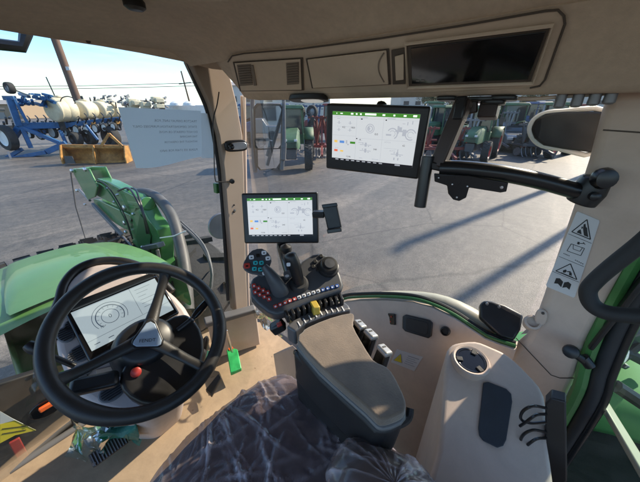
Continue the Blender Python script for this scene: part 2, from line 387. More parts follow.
# ------------------------------------------------------------------ setting
bm = B(); quads(bm, [(-900, -900, GZ), (900, -900, GZ), (900, 900, GZ), (-900, 900, GZ)], [(0, 1, 2, 3)])
tag(obj('ground', bm, M['asphalt'], smooth=False), kind='structure')

# ------------------------------------------------------------------ the tractor round the eye
T = thing('tractor', (.15, 1.2, GZ), 'green tractor whose beige cab, pillars, roof and hood surround the view', 'tractor')

# --- cab floor and cross wall under the windscreen
bm = B(); box(bm, (.15, .35, FZ-.03), (1.5, 1.98, .06)); obj('cab_floor', bm, M['dbox'], T, bevel=.005)
fwp = [P(0, 384, Y=1.345), P(38, 372, Y=1.345), P(75, 392, Y=1.345), V((.06, 1.345, -1.1)), V((.06, 1.345, FZ)), V((-.52, 1.345, FZ)), V((-.52, 1.345, -.86))]
bm = B(); prism(bm, fwp, V((0, .03, 0))); fw = obj('front_panel', bm, M['dbox'], T, bevel=.004)
bm = B(); tube(bm, [V((-.52, 1.325, FZ+.012)), V((-.1, 1.325, FZ+.012)), V((.3, 1.32, FZ+.012))], .014, 10); obj('floor_seal', bm, M['mgrey'], T)
# oval recess with the orange latch
c = P(47, 407, Y=1.338); u, v, n = frame((0, -1, 0))
bm = B(); prism(bm, oval(c, u, v, .055, .042, 28), V((0, -.006, 0))); rc = obj('latch_recess', bm, M['gloss'], T, bevel=.003)
bm = B(); beam(bm, P(39, 411, Y=1.322), P(54, 402, Y=1.322), .022, .014, (0, 1, 0)); obj('latch_handle', bm, M['oranget'], rc, bevel=.004)
bm = B(); beam(bm, P(14, 440, Y=1.33), P(30, 470, Y=1.33), .03, .01, (0, 1, 0)); obj('red_strap', bm, M['btn_red'], T, bevel=.003)
# yellow and white sticker band
st = [P(0, 424, Y=1.336), P(15, 420, Y=1.336), P(36, 430, Y=1.336), P(15, 435, Y=1.336), P(0, 443, Y=1.336)]
bm = B(); prism(bm, st, V((0, -.0015, 0))); obj('yellow_sticker', bm, M['yellow'], T, smooth=False)
st = [P(0, 411, Y=1.336), P(12, 418, Y=1.336), P(36, 430, Y=1.334), P(15, 420, Y=1.334), P(0, 424, Y=1.336)]
bm = B(); prism(bm, st, V((0, -.001, 0))); ws = obj('white_sticker', bm, M['white'], T, smooth=False)
bm = B()
for k in range(2):
    a = P(2, 429+k*5, Y=1.3335); b = P(26, 426+k*4, Y=1.3335); beam(bm, a, b, .003, .0006, (0, 1, 0))
obj('sticker_print', bm, M['ink'], ws, smooth=False)

# --- windscreen (curved sheet from floor to header)
def wsY(x, z):
    t = (x-.15)/.65
    return 1.36 - .02*(z+1.3)/1.45 - .10*t*t*(1 if t > 0 else 1)
rows = []
for k in range(9):
    z = -1.3+1.55*k/8
    rows.append([V((-.5+1.27*i/14, wsY(-.5+1.27*i/14, z)-.0, z)) for i in range(15)])
bm = B(); grid(bm, rows); obj('windscreen', bm, M['glass'], T)
# --- roof shell: one swept skin, cove along the right and the front
def roofz(x, y):
    # right side cove
    pts = [(-.7, .25), (.30, .25), (.45, .238), (.56, .205), (.62, .175), (.665, .141)]
    z = .25
    for (a, za), (b, zb) in zip(pts, pts[1:]):
        if a <= x <= b: z = za+(zb-za)*(x-a)/(b-a)
    if x > pts[-1][0]: z = .141
    # front fall
    t = max(0, min(1, (y-.80)/.42)); t = t*t*(3-2*t)
    return min(z, .25-(.25-.185)*t) if x < .5 else z*(1-t)+min(z, .185)*t
rows = []
xs = [-.7+.1*i for i in range(11)]+[.36, .42, .48, .53, .58, .62, .645, .668]
ys = [-1.1+.15*i for i in range(12)]+[.62, .7, .78, .85, .92, .99, 1.06, 1.13, 1.18, 1.225]
for y in ys:
    rows.append([V((x, y - (.05*max(0, (x-.15)/.55)**2 if y > 1.1 else 0), roofz(x, y))) for x in xs])
bm = B(); grid(bm, rows); rl = obj('roof_lining', bm, M['lining'], T, smooth=True, angle=60)
# header beam above the windscreen (lower front edge of the lining)
hd = [(0, 30), (30, 35), (60, 40), (100, 46), (140, 53), (180, 61), (212, 69)]
edge = []
for i, (px, py) in enumerate(hd):
    edge.append(P(px, py, Y=1.262-.09*(i/6)**2))
edge = [edge[0]+V((-.7, 0, .0))]+edge+[V((.80, 1.10, .13))]
rows = []
for off in ((0, .03, .02), (0, 0, 0), (0, -.006, .004), (0, -.02, .022), (0, -.05, .04), (0, -.09, .058), (0, -.14, .08)):
    rows.append([e+V(off) for e in edge])
bm = B(); grid(bm, rows); obj('roof_header', bm, M['lining'], T, angle=60)
bm = B(); tube(bm, smoothpath([e+V((0, -.018, .024)) for e in edge], 4), .0035, 6); obj('header_seam', bm, M['gap'], T)
for (px, py) in ((88, 41), (190, 62)):
    bm = B(); lathe(bm, [(.006, 0), (.006, .004), (.004, .006)], P(px, py, Y=1.235), (0, -.6, -.8), 12)
    obj('header_screw', bm, M['gap'], T)
bm = B(); c = P(193, 45, Y=1.08); lathe(bm, [(.0, 0), (.024, 0), (.022, .004), (.0, .005)], c, (-.1, -.5, -.85), 20, cap=False, sx=1.6); obj('header_plug', bm, M['lid'], T)
# outer roof skin
bm = B(); box(bm, (.15, .1, .36), (1.75, 2.6, .06)); obj('roof_skin', bm, M['green'], T, bevel=.02)
# roof hatch
hp = [P(170, -12, Z=.236), P(215, 12, Z=.222), P(232, 15, Z=.218), P(300, 2, Z=.205), P(330, -6, Z=.2), P(330, -60, Z=.235), P(150, -60, Z=.24)]
hz = (V((0, 0, -.008)))
hatch_pts = [V((-.05, .95, .243)), V((.40, .93, .233)), V((.47, .90, .225)), V((.49, .84, .222)), V((.49, .35, .225)), V((.44, .30, .235)), V((-.05, .30, .243))]
hatch_pts = [P(160, -14, Z=.243), P(205, 10, Z=.232), P(222, 14, Z=.228), P(240, 15, Z=.224), P(275, 8, Z=.214), P(315, -2, Z=.204), P(340, -30, Z=.23), P(340, -90, Z=.245), P(120, -90, Z=.245)]
bm = B(); tube(bm, hatch_pts, .005, 6, closed=True); hs = obj('roof_hatch', bm, M['gap'], T)
ip = offset_poly(hatch_pts, .93)
bm = B(); prism(bm, ip, V((0, 0, -.006))); obj('hatch_panel', bm, M['lid'], hs, bevel=.003)
bm = B(); tube(bm, offset_poly(ip, .86), .0025, 6, closed=True); obj('hatch_groove', bm, M['gap'], hs)
# black coat hook knob at top of the view
bm = B(); c = P(133, -2, Z=.236); lathe(bm, [(.012, 0), (.018, .01), (.018, .022), (.012, .028)], c+V((0, 0, .004)), (0, 0, -1), 16, sx=1.4); obj('roof_knob', bm, M['black'], T)
# interior mirror bracket at left edge outside: dark frame
bm = B(); tube(bm, [P(-30, 41, Y=1.9), P(22, 47, Y=1.9), P(26, 33, Y=1.9), P(28, 20, Y=1.9)], .022, 8); obj('work_lamp_bracket', bm, M['blackm'], T)

# --- roof console along the right side
cA = V((.80, 0, .036)); cB = V((.66, 0, .142)); cdir = (cB-cA).normalized(); cn = V((-cdir.z, 0, cdir.x)).normalized()
if cn.x > 0: cn = -cn     # towards the driver and down
CP = (cA, cn)
def C(px, py, off=0.0): return P(px, py, pl=(cA+cn*off, cn))
# body: section swept along Y, with rounded front end
secs = []
def csec(y, s=1.0, dz=0):
    pr = [(.668, .150), (.66, .142), (.80, .036), (.812, .027), (.83, .024), (.87, .026), (.93, .04), (.93, .3)]
    return [V((.93-(.93-x)*s, y, z+dz)) for x, z in pr]
rows = [csec(1.15, .45, .02), csec(1.12, .62, .014), csec(1.07, .82, .006), csec(1.0, .95, .001), csec(.92, 1, 0), csec(.6, 1, 0), csec(.3, 1, 0), csec(.0, 1, 0), csec(-.3, 1, 0), csec(-1.0, 1, 0)]
bm = B(); grid(bm, rows); rcns = obj('roof_console', bm, M['lining'], T, angle=50)
# front corner of lining between console and header
bm = B(); rows = [[V((.55, 1.16, .19)), V((.62, 1.14, .18)), V((.70, 1.12, .17)), V((.80, 1.08, .14)), V((.93, 1.02, .12))],
                  [V((.55, 1.05, .20)), V((.62, 1.02, .19)), V((.68, 1.0, .17)), V((.74, .98, .15)), V((.93, .96, .14))],
                  [V((.55, .95, .215)), V((.61, .93, .186)), V((.655, .92, .150)), V((.70, .9, .15)), V((.93, .9, .14))]]
grid(bm, rows); obj('lining_corner', bm, M['lining'], T, subsurf=2)
# raised face frame: rounded strip outline
fo = [(228, 62), (232, 56), (244, 53.5), (300, 49), (380, 38.5), (460, 26), (545, 11), (558, 10), (564, 16), (565, 24), (545, 80), (540, 86), (530, 88), (430, 93), (300, 94), (246, 94), (236, 86)]
bm = B(); prism(bm, [C(x, y, .003) for x, y in fo], -cn*.012); fr_ = obj('console_face', bm, M['lid'], rcns, bevel=.003, seg=3)
bm = B(); tube(bm, [C(x, y, .004) for x, y in fo[:13]], .0019, 6); obj('console_seam', bm, M['gap'], rcns)
def recess(px, name, m, depth=.004, lidm=None, sc=.96):
    q = [C(x, y, .0045) for x, y in px]
    bm = B(); prism(bm, q, cn*.0015); o = obj(name, bm, M['gap'], rcns, bevel=.001)
    bm = B(); prism(bm, offset_poly([p+cn*.0025 for p in q], sc), cn*.004); return o
# air vent housing
q = [(233, 62), (303, 57.5), (304, 90), (240, 91)]
bm = B(); prism(bm, [C(x, y, .0045) for x, y in q], cn*.0018); av = obj('air_vent', bm, M['gap'], rcns)
bm = B(); prism(bm, offset_poly([C(x, y, .007) for x, y in q], .945), cn*.003); obj('vent_plate', bm, M['lid'], av, bevel=.002)
def slats(x0, x1, y0, y1, nn, parent, dx=3):
    bm = B()
    for k in range(nn):
        t = (k+.5)/nn
        a = C(x0+dx*t, y0+(y1-y0)*t, .0125); b = C(x1+dx*t*.8, y0-1+(y1-y0)*t, .0125)
        beam(bm, a, b, .0028, .003, cn)
    obj('vent_slats', bm, M['ventslat'], parent)
    bm = B(); prism(bm, [C(x0-1, y0-1, .0105), C(x1+1, y0-2, .0105), C(x1+dx, y1, .0105), C(x0+dx-1, y1+1, .0105)], cn*.0005); obj('vent_opening', bm, M['ventslat'], parent)
slats(238, 250, 66, 85, 8, av, 3); slats(287, 298, 64, 84, 8, av, 1)
bm = B(); prism(bm, [C(251, 65, .0102), C(253.5, 65, .0102), C(257, 85, .0102), C(254, 85, .0102)], cn*.003); obj('vent_lever', bm, M['ventslat'], av)
# storage lid
q = [(306, 58.5), (389, 48.5), (391, 84), (312, 88)]
bm = B(); prism(bm, [C(x, y, .0045) for x, y in q], cn*.0018); sl = obj('storage_lid', bm, M['gap'], rcns)
bm = B(); prism(bm, offset_poly([C(x, y, .007) for x, y in q], .955), cn*.004); obj('lid_panel', bm, M['lid'], sl, bevel=.003)
bm = B(); tube(bm, smoothpath([C(384, 53, .0115), C(379, 62, .0115), C(379, 72, .0115), C(384, 82, .0115)], 4), .0018, 6); obj('lid_groove', bm, M['ventslat'], sl)
q = [(391.5, 50), (405, 47.5), (405.5, 83.5), (393, 84)]
bm = B(); prism(bm, [C(x, y, .0045) for x, y in q], cn*.0018); s2 = obj('lid_latch', bm, M['gap'], rcns)
bm = B(); prism(bm, [C(395, 56, .0065), C(404, 53.5, .0065), C(404, 79, .0065), C(396, 80, .0065)], cn*.003); obj('latch_tab', bm, M['lid'], s2, bevel=.002)
# radio slot with glossy black face
q = [(407, 46), (550, 28), (531, 81), (409, 85.5)]
bm = B(); prism(bm, [C(x, y, .0045) for x, y in q], cn*.0012); rs = obj('radio_slot', bm, M['gap'], rcns)
q = [(411, 48), (546, 31), (528, 79), (412, 83.5)]
bm = B(); prism(bm, [C(x, y, .006) for x, y in q], cn*.0016); obj('radio_face', bm, M['gloss'], rs, bevel=.001)
rim_ = [C(x, y, .008) for x, y in ((405.5, 44), (553, 25.5), (533, 83.5), (407.5, 88))]
bm = B(); tube(bm, rim_, .0035, 6, closed=True); obj('slot_rim', bm, M['lid'], rs)
bm = B()
for x0 in (416, 421): prism(bm, [C(x0, 80, .0078), C(x0+3.5, 80, .0078), C(x0+3.5, 81.5, .0078), C(x0, 81.5, .0078)], cn*.0004)
obj('radio_mark', bm, M['mgrey'], rs, smooth=False)
# interior lamp
lc = P(308, 101, X=.80); 
bm = B(); prism(bm, oval(lc, V((0, 1, 0)), nrm(1, 0, -.25), .085, .026, 28, 3), V((0, 0, .018)), scale=.9); il = obj('cab_lamp', bm, M['black'], T, bevel=.004)
bm = B(); prism(bm, oval(lc+V((0, -.018, -.002)), V((0, 1, 0)), nrm(1, 0, -.25), .045, .018, 24, 3), V((0, 0, .004))); obj('lamp_lens', bm, M['lens'], il, bevel=.002)

# --- right front pillar
ap_in = [P(236, 106, Y=1.19), P(233, 160, Y=1.19), P(235, 220, Y=1.20), P(239, 300, Y=1.22), P(240, 330, Y=1.23)]
def strip(pxs, wpx, Yv, thick, name, m, par, bevel=.006):
    bm = B(); L1 = [P(x, y, Y=Yv) for x, y in pxs]; R1 = [P(x+wx, y, Y=Yv-.0) for (x, y), wx in zip(pxs, wpx)]
    v0 = [bm.verts.new(p) for p in L1]; v1 = [bm.verts.new(p) for p in R1]
    v2 = [bm.verts.new(p+V((.02, thick, 0))) for p in R1]; v3 = [bm.verts.new(p+V((0, thick, 0))) for p in L1]
    n = len(v0)
    for i in range(n-1):
        for a, b in ((v0, v1), (v1, v2), (v2, v3), (v3, v0)): bm.faces.new((a[i], b[i], b[i+1], a[i+1]))
    bm.faces.new((v0[0], v1[0], v2[0], v3[0])); bm.faces.new((v0[-1], v1[-1], v2[-1], v3[-1]))
    return obj(name, bm, m, par, bevel=bevel, seg=3)
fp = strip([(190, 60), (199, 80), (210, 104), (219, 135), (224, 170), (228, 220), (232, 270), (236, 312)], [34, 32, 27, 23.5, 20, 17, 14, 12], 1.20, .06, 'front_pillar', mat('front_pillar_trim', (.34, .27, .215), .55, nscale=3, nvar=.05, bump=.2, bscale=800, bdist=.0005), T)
bm = B(); tube(bm, smoothpath([P(x, y, Y=1.235) for x, y in ((188, 62), (199, 90), (210, 120), (219, 170), (224, 230), (228, 300))], 5), .009, 8); obj('windscreen_seal', bm, M['rubber'], fp)
bm = B(); tube(bm, smoothpath([P(x, y, Y=1.19) for x, y in ((219, 92), (217, 105), (213, 122), (214, 150), (215, 178), (219, 182), (232, 181))], 6), .0028, 6); obj('cable', bm, M['black'], fp)
bm = B()
lathe(bm, [(.011, 0), (.013, .006), (.011, .014), (.004, .016)], P(232, 181, Y=1.195), (-.5, -.85, 0), 14)
obj('pillar_knob', bm, M['black'], fp)
for (x, y, r) in ((234, 205, .004), (234, 211.5, .006)):
    bm = B(); lathe(bm, [(r, 0), (r, .003), (r*.6, .0035)], P(x, y, Y=1.1995), (-.3, -.9, 0), 12)
    obj('pillar_screw', bm, M['black'], fp)
bm = B(); lathe(bm, [(.007, 0), (.007, .003), (.003, .004)], P(234.5, 210.5, Y=1.192), (-.3, -.9, 0), 12); obj('bolt_head', bm, M['silver'], fp)
# small round camera / switch unit on pillar
c = P(236.5, 146, Y=1.165); n = nrm(-.35, -.93, 0); u, v, n = frame(n)
bm = B(); prism(bm, oval(c, u, v, .052, .026, 28, 4), -n*.02); su = obj('sensor_unit', bm, M['black'], fp, bevel=.006, seg=3)
bm = B(); prism(bm, oval(c+n*.001+u*.008, u, v, .040, .017, 24, 3), n*.004); obj('sensor_glass', bm, M['silver'], su, bevel=.002)
bm = B(); lathe(bm, [(.014, 0), (.014, .006), (.011, .008), (.008, .006), (.0, .006)], c+n*.004-u*.026, n, 18, cap=False); obj('sensor_lens', bm, M['gloss'], su)
bm = B(); lathe(bm, [(.005, 0), (.012, .004), (.014, .02), (.012, .036), (.005, .04)], P(238.5, 135, Y=1.25), (0, 0, 1), 12); obj('rubber_bung', bm, M['rubber'], fp)
# second, outer stem of the pillar: tan strip seen through the side glass
bm = B(); 
a = [P(x, y, X=.93) for x, y in ((243, 96), (245, 200), (248, 310))]
tube(bm, a, .013, 8); obj('door_frame', bm, M['trim2'], T)

# --- side window glass (from the front pillar to the rear pillar) and lower sill
bm = B()
gp = [V((.815, 1.19, .06)), V((.955, -.075, .06)), V((.955, -.075, -.66)), V((.955, .3, -.70)), V((.94, .50, -.80)), V((.90, .75, -1.0)), V((.84, 1.1, -1.14)), V((.82, 1.19, -1.15))]
def sgx(y): t = (1.19-y)/1.265; return .90+.075*math.sin(min(1, max(0, t))*PI/2)
gb = [(1.19, -1.20), (1.05, -1.14), (.88, -1.08), (.74, -.98), (.62, -.90), (.50, -.80), (.39, -.72), (.28, -.68), (.15, -.66), (.04, -.66), (-.075, -.66)]
grid(bm, [[V((sgx(y), y, z0+(.06-z0)*k/6)) for y, z0 in gb] for k in range(7)]); obj('side_window', bm, M['glass2'], T)

# --- rear pillar
bm = B()
pl_l = [(607, 96), (603, 110), (590, 160), (577, 200), (560, 250), (543, 300), (535, 322), (526, 338), (515, 347)]
LP = []
for px, py in pl_l: LP.append(P(px, py, X=.935))
LP[0].z = .06
# inner face polygon to the door edge
RP = [V((.93, -.21, .06)), V((.93, -.21, -.2)), V((.93, -.21, -.45)), V((.925, -.212, -.6)), V((.91, -.23, -.72)), V((.90, -.24, -.95)), V((.90, -.24, -1.2))]
poly = LP+[P(500, 372, X=.90), V((.90, -.02, -1.2))]+RP[::-1]
for p in poly: p.x = .925
bm = B(); prism(bm, poly, V((.05, 0, 0))); rpil = obj('rear_pillar', bm, M['trim2'], T, bevel=.018, seg=4)
bm = B(); prism(bm, [V((.84, -.62, .3)), V((.84, -.08, .3)), V((.84, -.062, .07)), V((.90, -.062, .02)), V((.90, -.62, .02))], V((.1, 0, 0))); 
bm.free()
# seam lines
bm = B(); tube(bm, [P(x, y, X=.9245) for x, y in ((603, 130), (618, 131), (640, 132.5), (670, 134))], .0016, 6); obj('pillar_seam', bm, M['gap'], rpil); bm = B(); tube(bm, [P(x, y, X=.9245) for x, y in ((516, 338), (534, 357), (551, 375), (560, 378), (580, 378))], .0016, 6); obj('pillar_seam', bm, M['gap'], rpil)
# warning sticker on pillar
def onp(s, t, off=.0):   # s across, t down, in sticker quad
    A, Bq, Cq, D = (577, 211), (600, 220.5), (574.5, 298), (545.5, 286)
    x = (A[0]*(1-s)+Bq[0]*s)*(1-t)+(D[0]*(1-s)+Cq[0]*s)*t; y = (A[1]*(1-s)+Bq[1]*s)*(1-t)+(D[1]*(1-s)+Cq[1]*s)*t
    return P(x, y, X=.9235-off)
bm = B(); prism(bm, [onp(.04, 0), onp(.96, 0), onp(1, .02), onp(1, .98), onp(.96, 1), onp(.04, 1), onp(0, .98), onp(0, .02)], V((-.0006, 0, 0))); stk = obj('warning_sticker', bm, M['white'], rpil, smooth=False)
bm = B()
def seg(s0, t0, s1, t1, w=.0016, off=.0008): beam(bm, onp(s0, t0, off), onp(s1, t1, off), w, .0004, (1, 0, 0))
for t in (.30, .60, .80): seg(0.03, t, .97, t, .001)
for (ta, tb) in ((.05, .26), (.63, .78)):
    A_, B_, C_ = (.5, ta), (.12, tb), (.88, tb)
    seg(*A_, *B_, .0022); seg(*B_, *C_, .0022); seg(*C_, *A_, .0022)
def fpoly(l, off=.0008): prism(bm, [onp(a, b, off) for a, b in l], V((-.0003, 0, 0)))
fpoly([(.44, .12), (.50, .105), (.56, .14), (.62, .145), (.70, .20), (.78, .245), (.60, .245), (.52, .20), (.47, .165)])
fpoly([(.33, .215), (.40, .19), (.47, .225), (.50, .245), (.30, .245)])
fpoly([(.40, .155), (.45, .15), (.46, .175), (.41, .18)])
seg(.22, .50, .74, .49, .0014); seg(.22, .50, .27, .40, .0014); seg(.74, .49, .78, .39, .0014); seg(.27, .40, .78, .39, .0014); seg(.35, .40, .40, .45, .0012); seg(.40, .45, .66, .445, .0012); seg(.66, .445, .70, .395, .0012)
fpoly([(.46, .345), (.54, .34), (.56, .37), (.47, .375)]); seg(.56, .355, .72, .335, .0018); seg(.66, .325, .76, .345, .0012)
for q_ in range(5): seg(.14+q_*.05, .545, .17+q_*.05, .545, .002); seg(.60+q_*.07, .565+q_*.002, .64+q_*.07, .566+q_*.002, .002)
fpoly([(.34, .74), (.42, .715), (.47, .73), (.44, .755), (.36, .765)]); seg(.48, .735, .60, .72, .0028); fpoly([(.56, .73), (.64, .725), (.68, .76), (.58, .765)]); seg(.3, .773, .74, .773, .0012)
fpoly([(.22, .86), (.34, .845), (.48, .87), (.48, .94), (.34, .915), (.22, .93)]); fpoly([(.52, .87), (.64, .845), (.76, .86), (.76, .93), (.64, .915), (.52, .94)])
obj('sticker_print', bm, M['ink'], stk, smooth=False)
# coat hook
c = P(533, 322, X=.91)
bm = B(); lathe(bm, [(.020, -.03), (.023, -.01), (.022, 0), (.016, .002), (.014, -.006), (.0, -.008)], c, nrm(-.6, -.1, .75), 20, cap=False)
hk = obj('coat_hook', bm, M['trim2'], rpil)
bm = B(); prism(bm, oval(P(541, 317, X=.921), V((0, 1, 0)), nrm(0, .1, 1), .016, .03, 20, 2.4), V((-.008, 0, 0)), scale=.8); obj('hook_plate', bm, M['trim2'], hk, bevel=.003)
bm = B(); lathe(bm, [(.004, 0), (.004, .003)], P(543, 313, X=.912), (-1, 0, 0), 10); obj('hook_screw', bm, M['gap'], hk)

# --- exit rail / black mounting bar from roof to rear pillar
rail = smoothpath([P(440, 168, X=.745), P(465, 169, X=.76), P(500, 173, X=.79), P(540, 181, X=.84), P(583, 193, X=.895)], 6)
ER = thing('equipment_rail', P(590, 190, X=.92), 'black steel equipment rail with drop arm running from the roof to the rear pillar', 'mounting rail')
bm = B(); tube(bm, rail, .0195, 14, flat=1.0); obj('crossbar', bm, M['blackm'], ER)
bm = B(); a = P(465, 100, X=.79); b = P(437, 167, X=.75)
beam(bm, a, b, .034, .040, (1, 0, 0)); obj('drop_arm', bm, M['brownm'], ER, bevel=.004)
bm = B(); beam(bm, P(464, 98, X=.785), P(459, 121, X=.775), .024, .046, (1, 0, 0)); obj('arm_socket', bm, M['blackm'], ER, bevel=.004)
bm = B(); tube(bm, [P(428, 156, X=.735), P(420, 207, X=.72)], .0155, 16); obj('end_tube', bm, M['blackm'], ER, bevel=.002)
bm = B(); beam(bm, P(427, 164, X=.735), P(446, 168, X=.748), .02, .02); obj('tube_clamp', bm, M['blackm'], ER, bevel=.004)
plp = (P(460, 182, X=.745), nrm(-.93, -.35, -.1))
pp = [(434, 173), (434.5, 181), (447, 185), (448, 193), (453, 199), (459, 200.5), (466, 197), (469, 187), (500, 192), (506, 191), (508, 182), (470, 175)]
bm = B(); prism(bm, [P(x, y, pl=plp) for x, y in pp], plp[1]*.006); mpz = obj('mounting_plate', bm, M['blackm'], ER, bevel=.002)
for x, y, r in ((438.5, 177, .0022), (452, 183.5, .0025), (467, 185.5, .0025), (456.5, 196.5, .0028), (501, 186.5, .0045)):
    bm = B(); lathe(bm, [(r, 0), (r*.8, .002), (.0005, .0026)], P(x, y, pl=plp)+plp[1]*.006, plp[1], 10); obj('bolt_head', bm, M['silver'], mpz)
# clamp on the rear pillar
bm = B(); ck = P(598, 178, X=.90); ck2 = P(580, 203, X=.90)
tube(bm, [ck, (ck+ck2)/2, ck2], [.028, .034, .030], 16); obj('pillar_clamp', bm, M['black'], ER, bevel=.004)
bm = B(); lathe(bm, [(.010, 0), (.010, .012), (.006, .014)], P(593, 196, X=.868), nrm(-.9, -.3, .1), 12); lathe(bm, [(.022, 0), (.024, .01), (.02, .022), (.01, .024)], P(601, 178, X=.88), nrm(-.9, -.4, .1), 16); obj('clamp_knob', bm, M['blackm'], ER)
# roof sockets under the console, and the black knobs in a row
bm = B()
for (x, y, sx_, sy_) in ((447, 101, 9, 2.4), (481, 102, 12, 2.4), (503, 101, 10, 2), (493, 105, 9, 1.6)):
    lc = P(x, y, X=.83); prism(bm, oval(lc, V((0, 1, 0)), nrm(1, 0, -.1), sx_*.0028, .02, 16, 3), V((0, 0, .01)))
obj('roof_socket', bm, M['black'], T, bevel=.003)
bm = B(); beam(bm, P(492, 98, X=.85), P(487, 119, X=.84), .04, .042, (1, 0, 0)); beam(bm, P(478, 106, X=.84), P(452, 111, X=.83), .012, .03, (0, 0, 1)); obj('roof_bracket', bm, M['brownm'], T, bevel=.004)
for (x, y) in ((559, 103.5), (576, 102.5), (593, 101), (609, 99.5)):
    bm = B(); c = P(x, y+1.5, X=.85); lathe(bm, [(.0095, .022), (.0105, .004), (.0105, -.003), (.007, -.006), (.002, -.007)], c, (0, 0, 1), 14); obj('roof_plug', bm, M['steel'], T)
    bm = B()
bm.free()
bm = B(); tube(bm, smoothpath([P(x, y, X=.86) for x, y in ((500, 97), (530, 99), (570, 96), (600, 94), (618, 92))], 4), .004, 6); obj('roof_cable', bm, M['trim'], T)

# black rounded plate outside behind rear pillar, pale edge
mp_ = [(603, 112), (560, 112), (543, 114), (533, 120), (529, 129), (532, 138), (541, 145), (560, 148.5), (592, 152.5)]
pm = (P(565, 130, X=1.02), nrm(-.9, -.42, .05))
pts = [P(x, y, pl=pm) for x, y in mp_]
bm = B(); prism(bm, pts, pm[1]*.02); rm = obj('rear_lamp_shell', bm, mat('matt_black', (.006, .006, .007), .7), T, bevel=.005)
bm = B(); tube(bm, smoothpath([p+pm[1]*.008 for p in offset_poly(pts, 1.02)], 3, closed=True), .0065, 8, closed=True); obj('pale_rim', bm, M['whitepaint'], rm)

# --- inner side wall (rear wheel housing)
sill = [(330, 305), (345, 299.5), (358, 298), (385, 297.5), (412, 299.5), (432, 305), (455, 316), (485, 336), (500, 342), (516, 347)]
rows = []
def Xs(t): return .885-.055*t
base_pts = [P(x, y+3, X=.885) for x, y in sill]
for k in range(12):
    t = k/11; row = []
    for p in base_pts:
        dz = -(.02+.9*t**1.1)
        inset = .0+.05*min(1, t*4)**.5+.15*t**1.3
        z = p.z + (FZ-p.z)*t
        row.append(V((p.x-inset*(.6 if t < .05 else 1), p.y, z)))
    rows.append(row)
rows.insert(0, [p+V((.05, 0, -.004)) for p in base_pts])
bm = B(); grid(bm, rows); wall = obj('side_trim', bm, M['trim'], T, angle=50)
def WX(px, py): # point on the wall
    r = ray(px, py); best = None
    # march along the ray against the wall profile
    lo = .3
    for i in range(3000):
        p = r*(lo+i*.0005)
        # nearest sill z at this y
        ys_ = sorted(base_pts, key=lambda q: abs(q.y-p.y))[:1][0]
        t = (p.z-ys_.z)/(FZ-ys_.z); t = max(0, min(1, t))
        xw = .885-(.05*min(1, t*4)**.5+.15*t**1.3)
        if p.x >= xw: return p
    return p
# green seal line and pale crown outside
sp = smoothpath([P(x, y-1, X=.90) for x, y in sill], 5)
bm = B(); tube(bm, sp, .006, 8); obj('green_edge', bm, M['dgreen'], T)
sp = smoothpath([P(x, y-4, X=.925) for x, y in sill], 5)
bm = B(); tube(bm, sp, .008, 8); obj('window_seal', bm, M['rubber'], T)
cr = [(345, 297), (358, 293.5), (385, 289.5), (412, 289.5), (436, 291.5), (460, 299), (485, 313), (500, 322)]
rows = []
c0 = [P(x, y, X=1.0) for x, y in cr]
rows = [[p+V((-.06, 0, -.03)) for p in c0], [p+V((-.04, 0, -.008)) for p in c0], [p+V((-.015, 0, .0)) for p in c0], [p+V((.02, 0, -.012)) for p in c0], [p+V((.04, 0, -.05)) for p in c0]]
bm = B(); grid(bm, rows); obj('outer_ledge', bm, M['ledge'], T, subsurf=1)
# black moulding at rear end of the sill
pp = [(480, 305), (484, 300.5), (492, 301), (505, 305), (524, 315), (521, 330), (514, 341), (500, 337), (480, 318)]
pb = (P(505, 320, X=.955), nrm(-.75, -.15, .65))
bm = B(); prism(bm, [P(x, y, pl=pb) for x, y in pp], -pb[1]*.04); bmo = obj('sill_cover', bm, M['black'], T, bevel=.008, seg=3)
for x, y in ((487, 304), (499, 307)):
    bm = B(); lathe(bm, [(.005, 0), (.004, .002)], P(x, y, pl=pb)+pb[1]*.001, pb[1], 10); obj('cover_screw', bm, M['silver'], bmo)
# switch, socket, 12V outlet, warning sticker on the wall
def wallpatch(px, name, m, th=.004, bevel=.002, par=wall):
    q = [WX(x, y) for x, y in px]; c = sum(q, V((0, 0, 0)))/len(q)
    n = (q[1]-q[0]).cross(q[2]-q[0]).normalized(); n = n if n.x < 0 else -n
    q = [p - n*((p-c).dot(n)) for p in q]
    bm = B(); prism(bm, [p-n*.004 for p in q], n*(th+.004)); return obj(name, bm, m, par, bevel=bevel), n, q
o, n, q = wallpatch([(388.5, 313), (395, 314), (395.5, 325), (389, 324)], 'rocker_switch', M['black'])
bm = B(); cc = sum(q, V((0, 0, 0)))/4; lathe(bm, [(.003, .004), (.003, .007)], cc+V((0, 0, -.012)), n, 10); lathe(bm, [(.003, .004), (.003, .007)], cc+V((0, 0, .012)), n, 10); obj('switch_dot', bm, M['btn_red'], o)
o, n, q = wallpatch([(403, 316), (406, 314.5), (430, 320), (433, 323), (432, 336), (429, 338), (406, 331), (403, 328)], 'power_socket', M['black'], .008, .003)
ql = offset_poly(q, .72); bm = B(); prism(bm, [p+n*.008 for p in ql], n*.0025); obj('socket_lid', bm, M['dbox'], o, bevel=.002)
c = WX(445.5, 331); bm = B(); lathe(bm, [(.016, -.004), (.016, .006), (.012, .009), (.011, .003), (.0, .003)], c, n, 20, cap=False); o = obj('outlet_plug', bm, M['black'], wall)
o, n, q = wallpatch([(397, 349), (423, 357), (414.5, 371), (391, 362)], 'warning_label', M['white'], .0012, 0)
bm = B()
def lb(s, t): return q[0]*(1-s)*(1-t)+q[1]*s*(1-t)+q[2]*s*t+q[3]*(1-s)*t + n*.0018
prism(bm, [lb(.22, .2), lb(.42, .78), lb(.06, .80)], n*.0005); lt = obj('yellow_triangle', bm, M['yellow'], o, smooth=False)
bm = B()
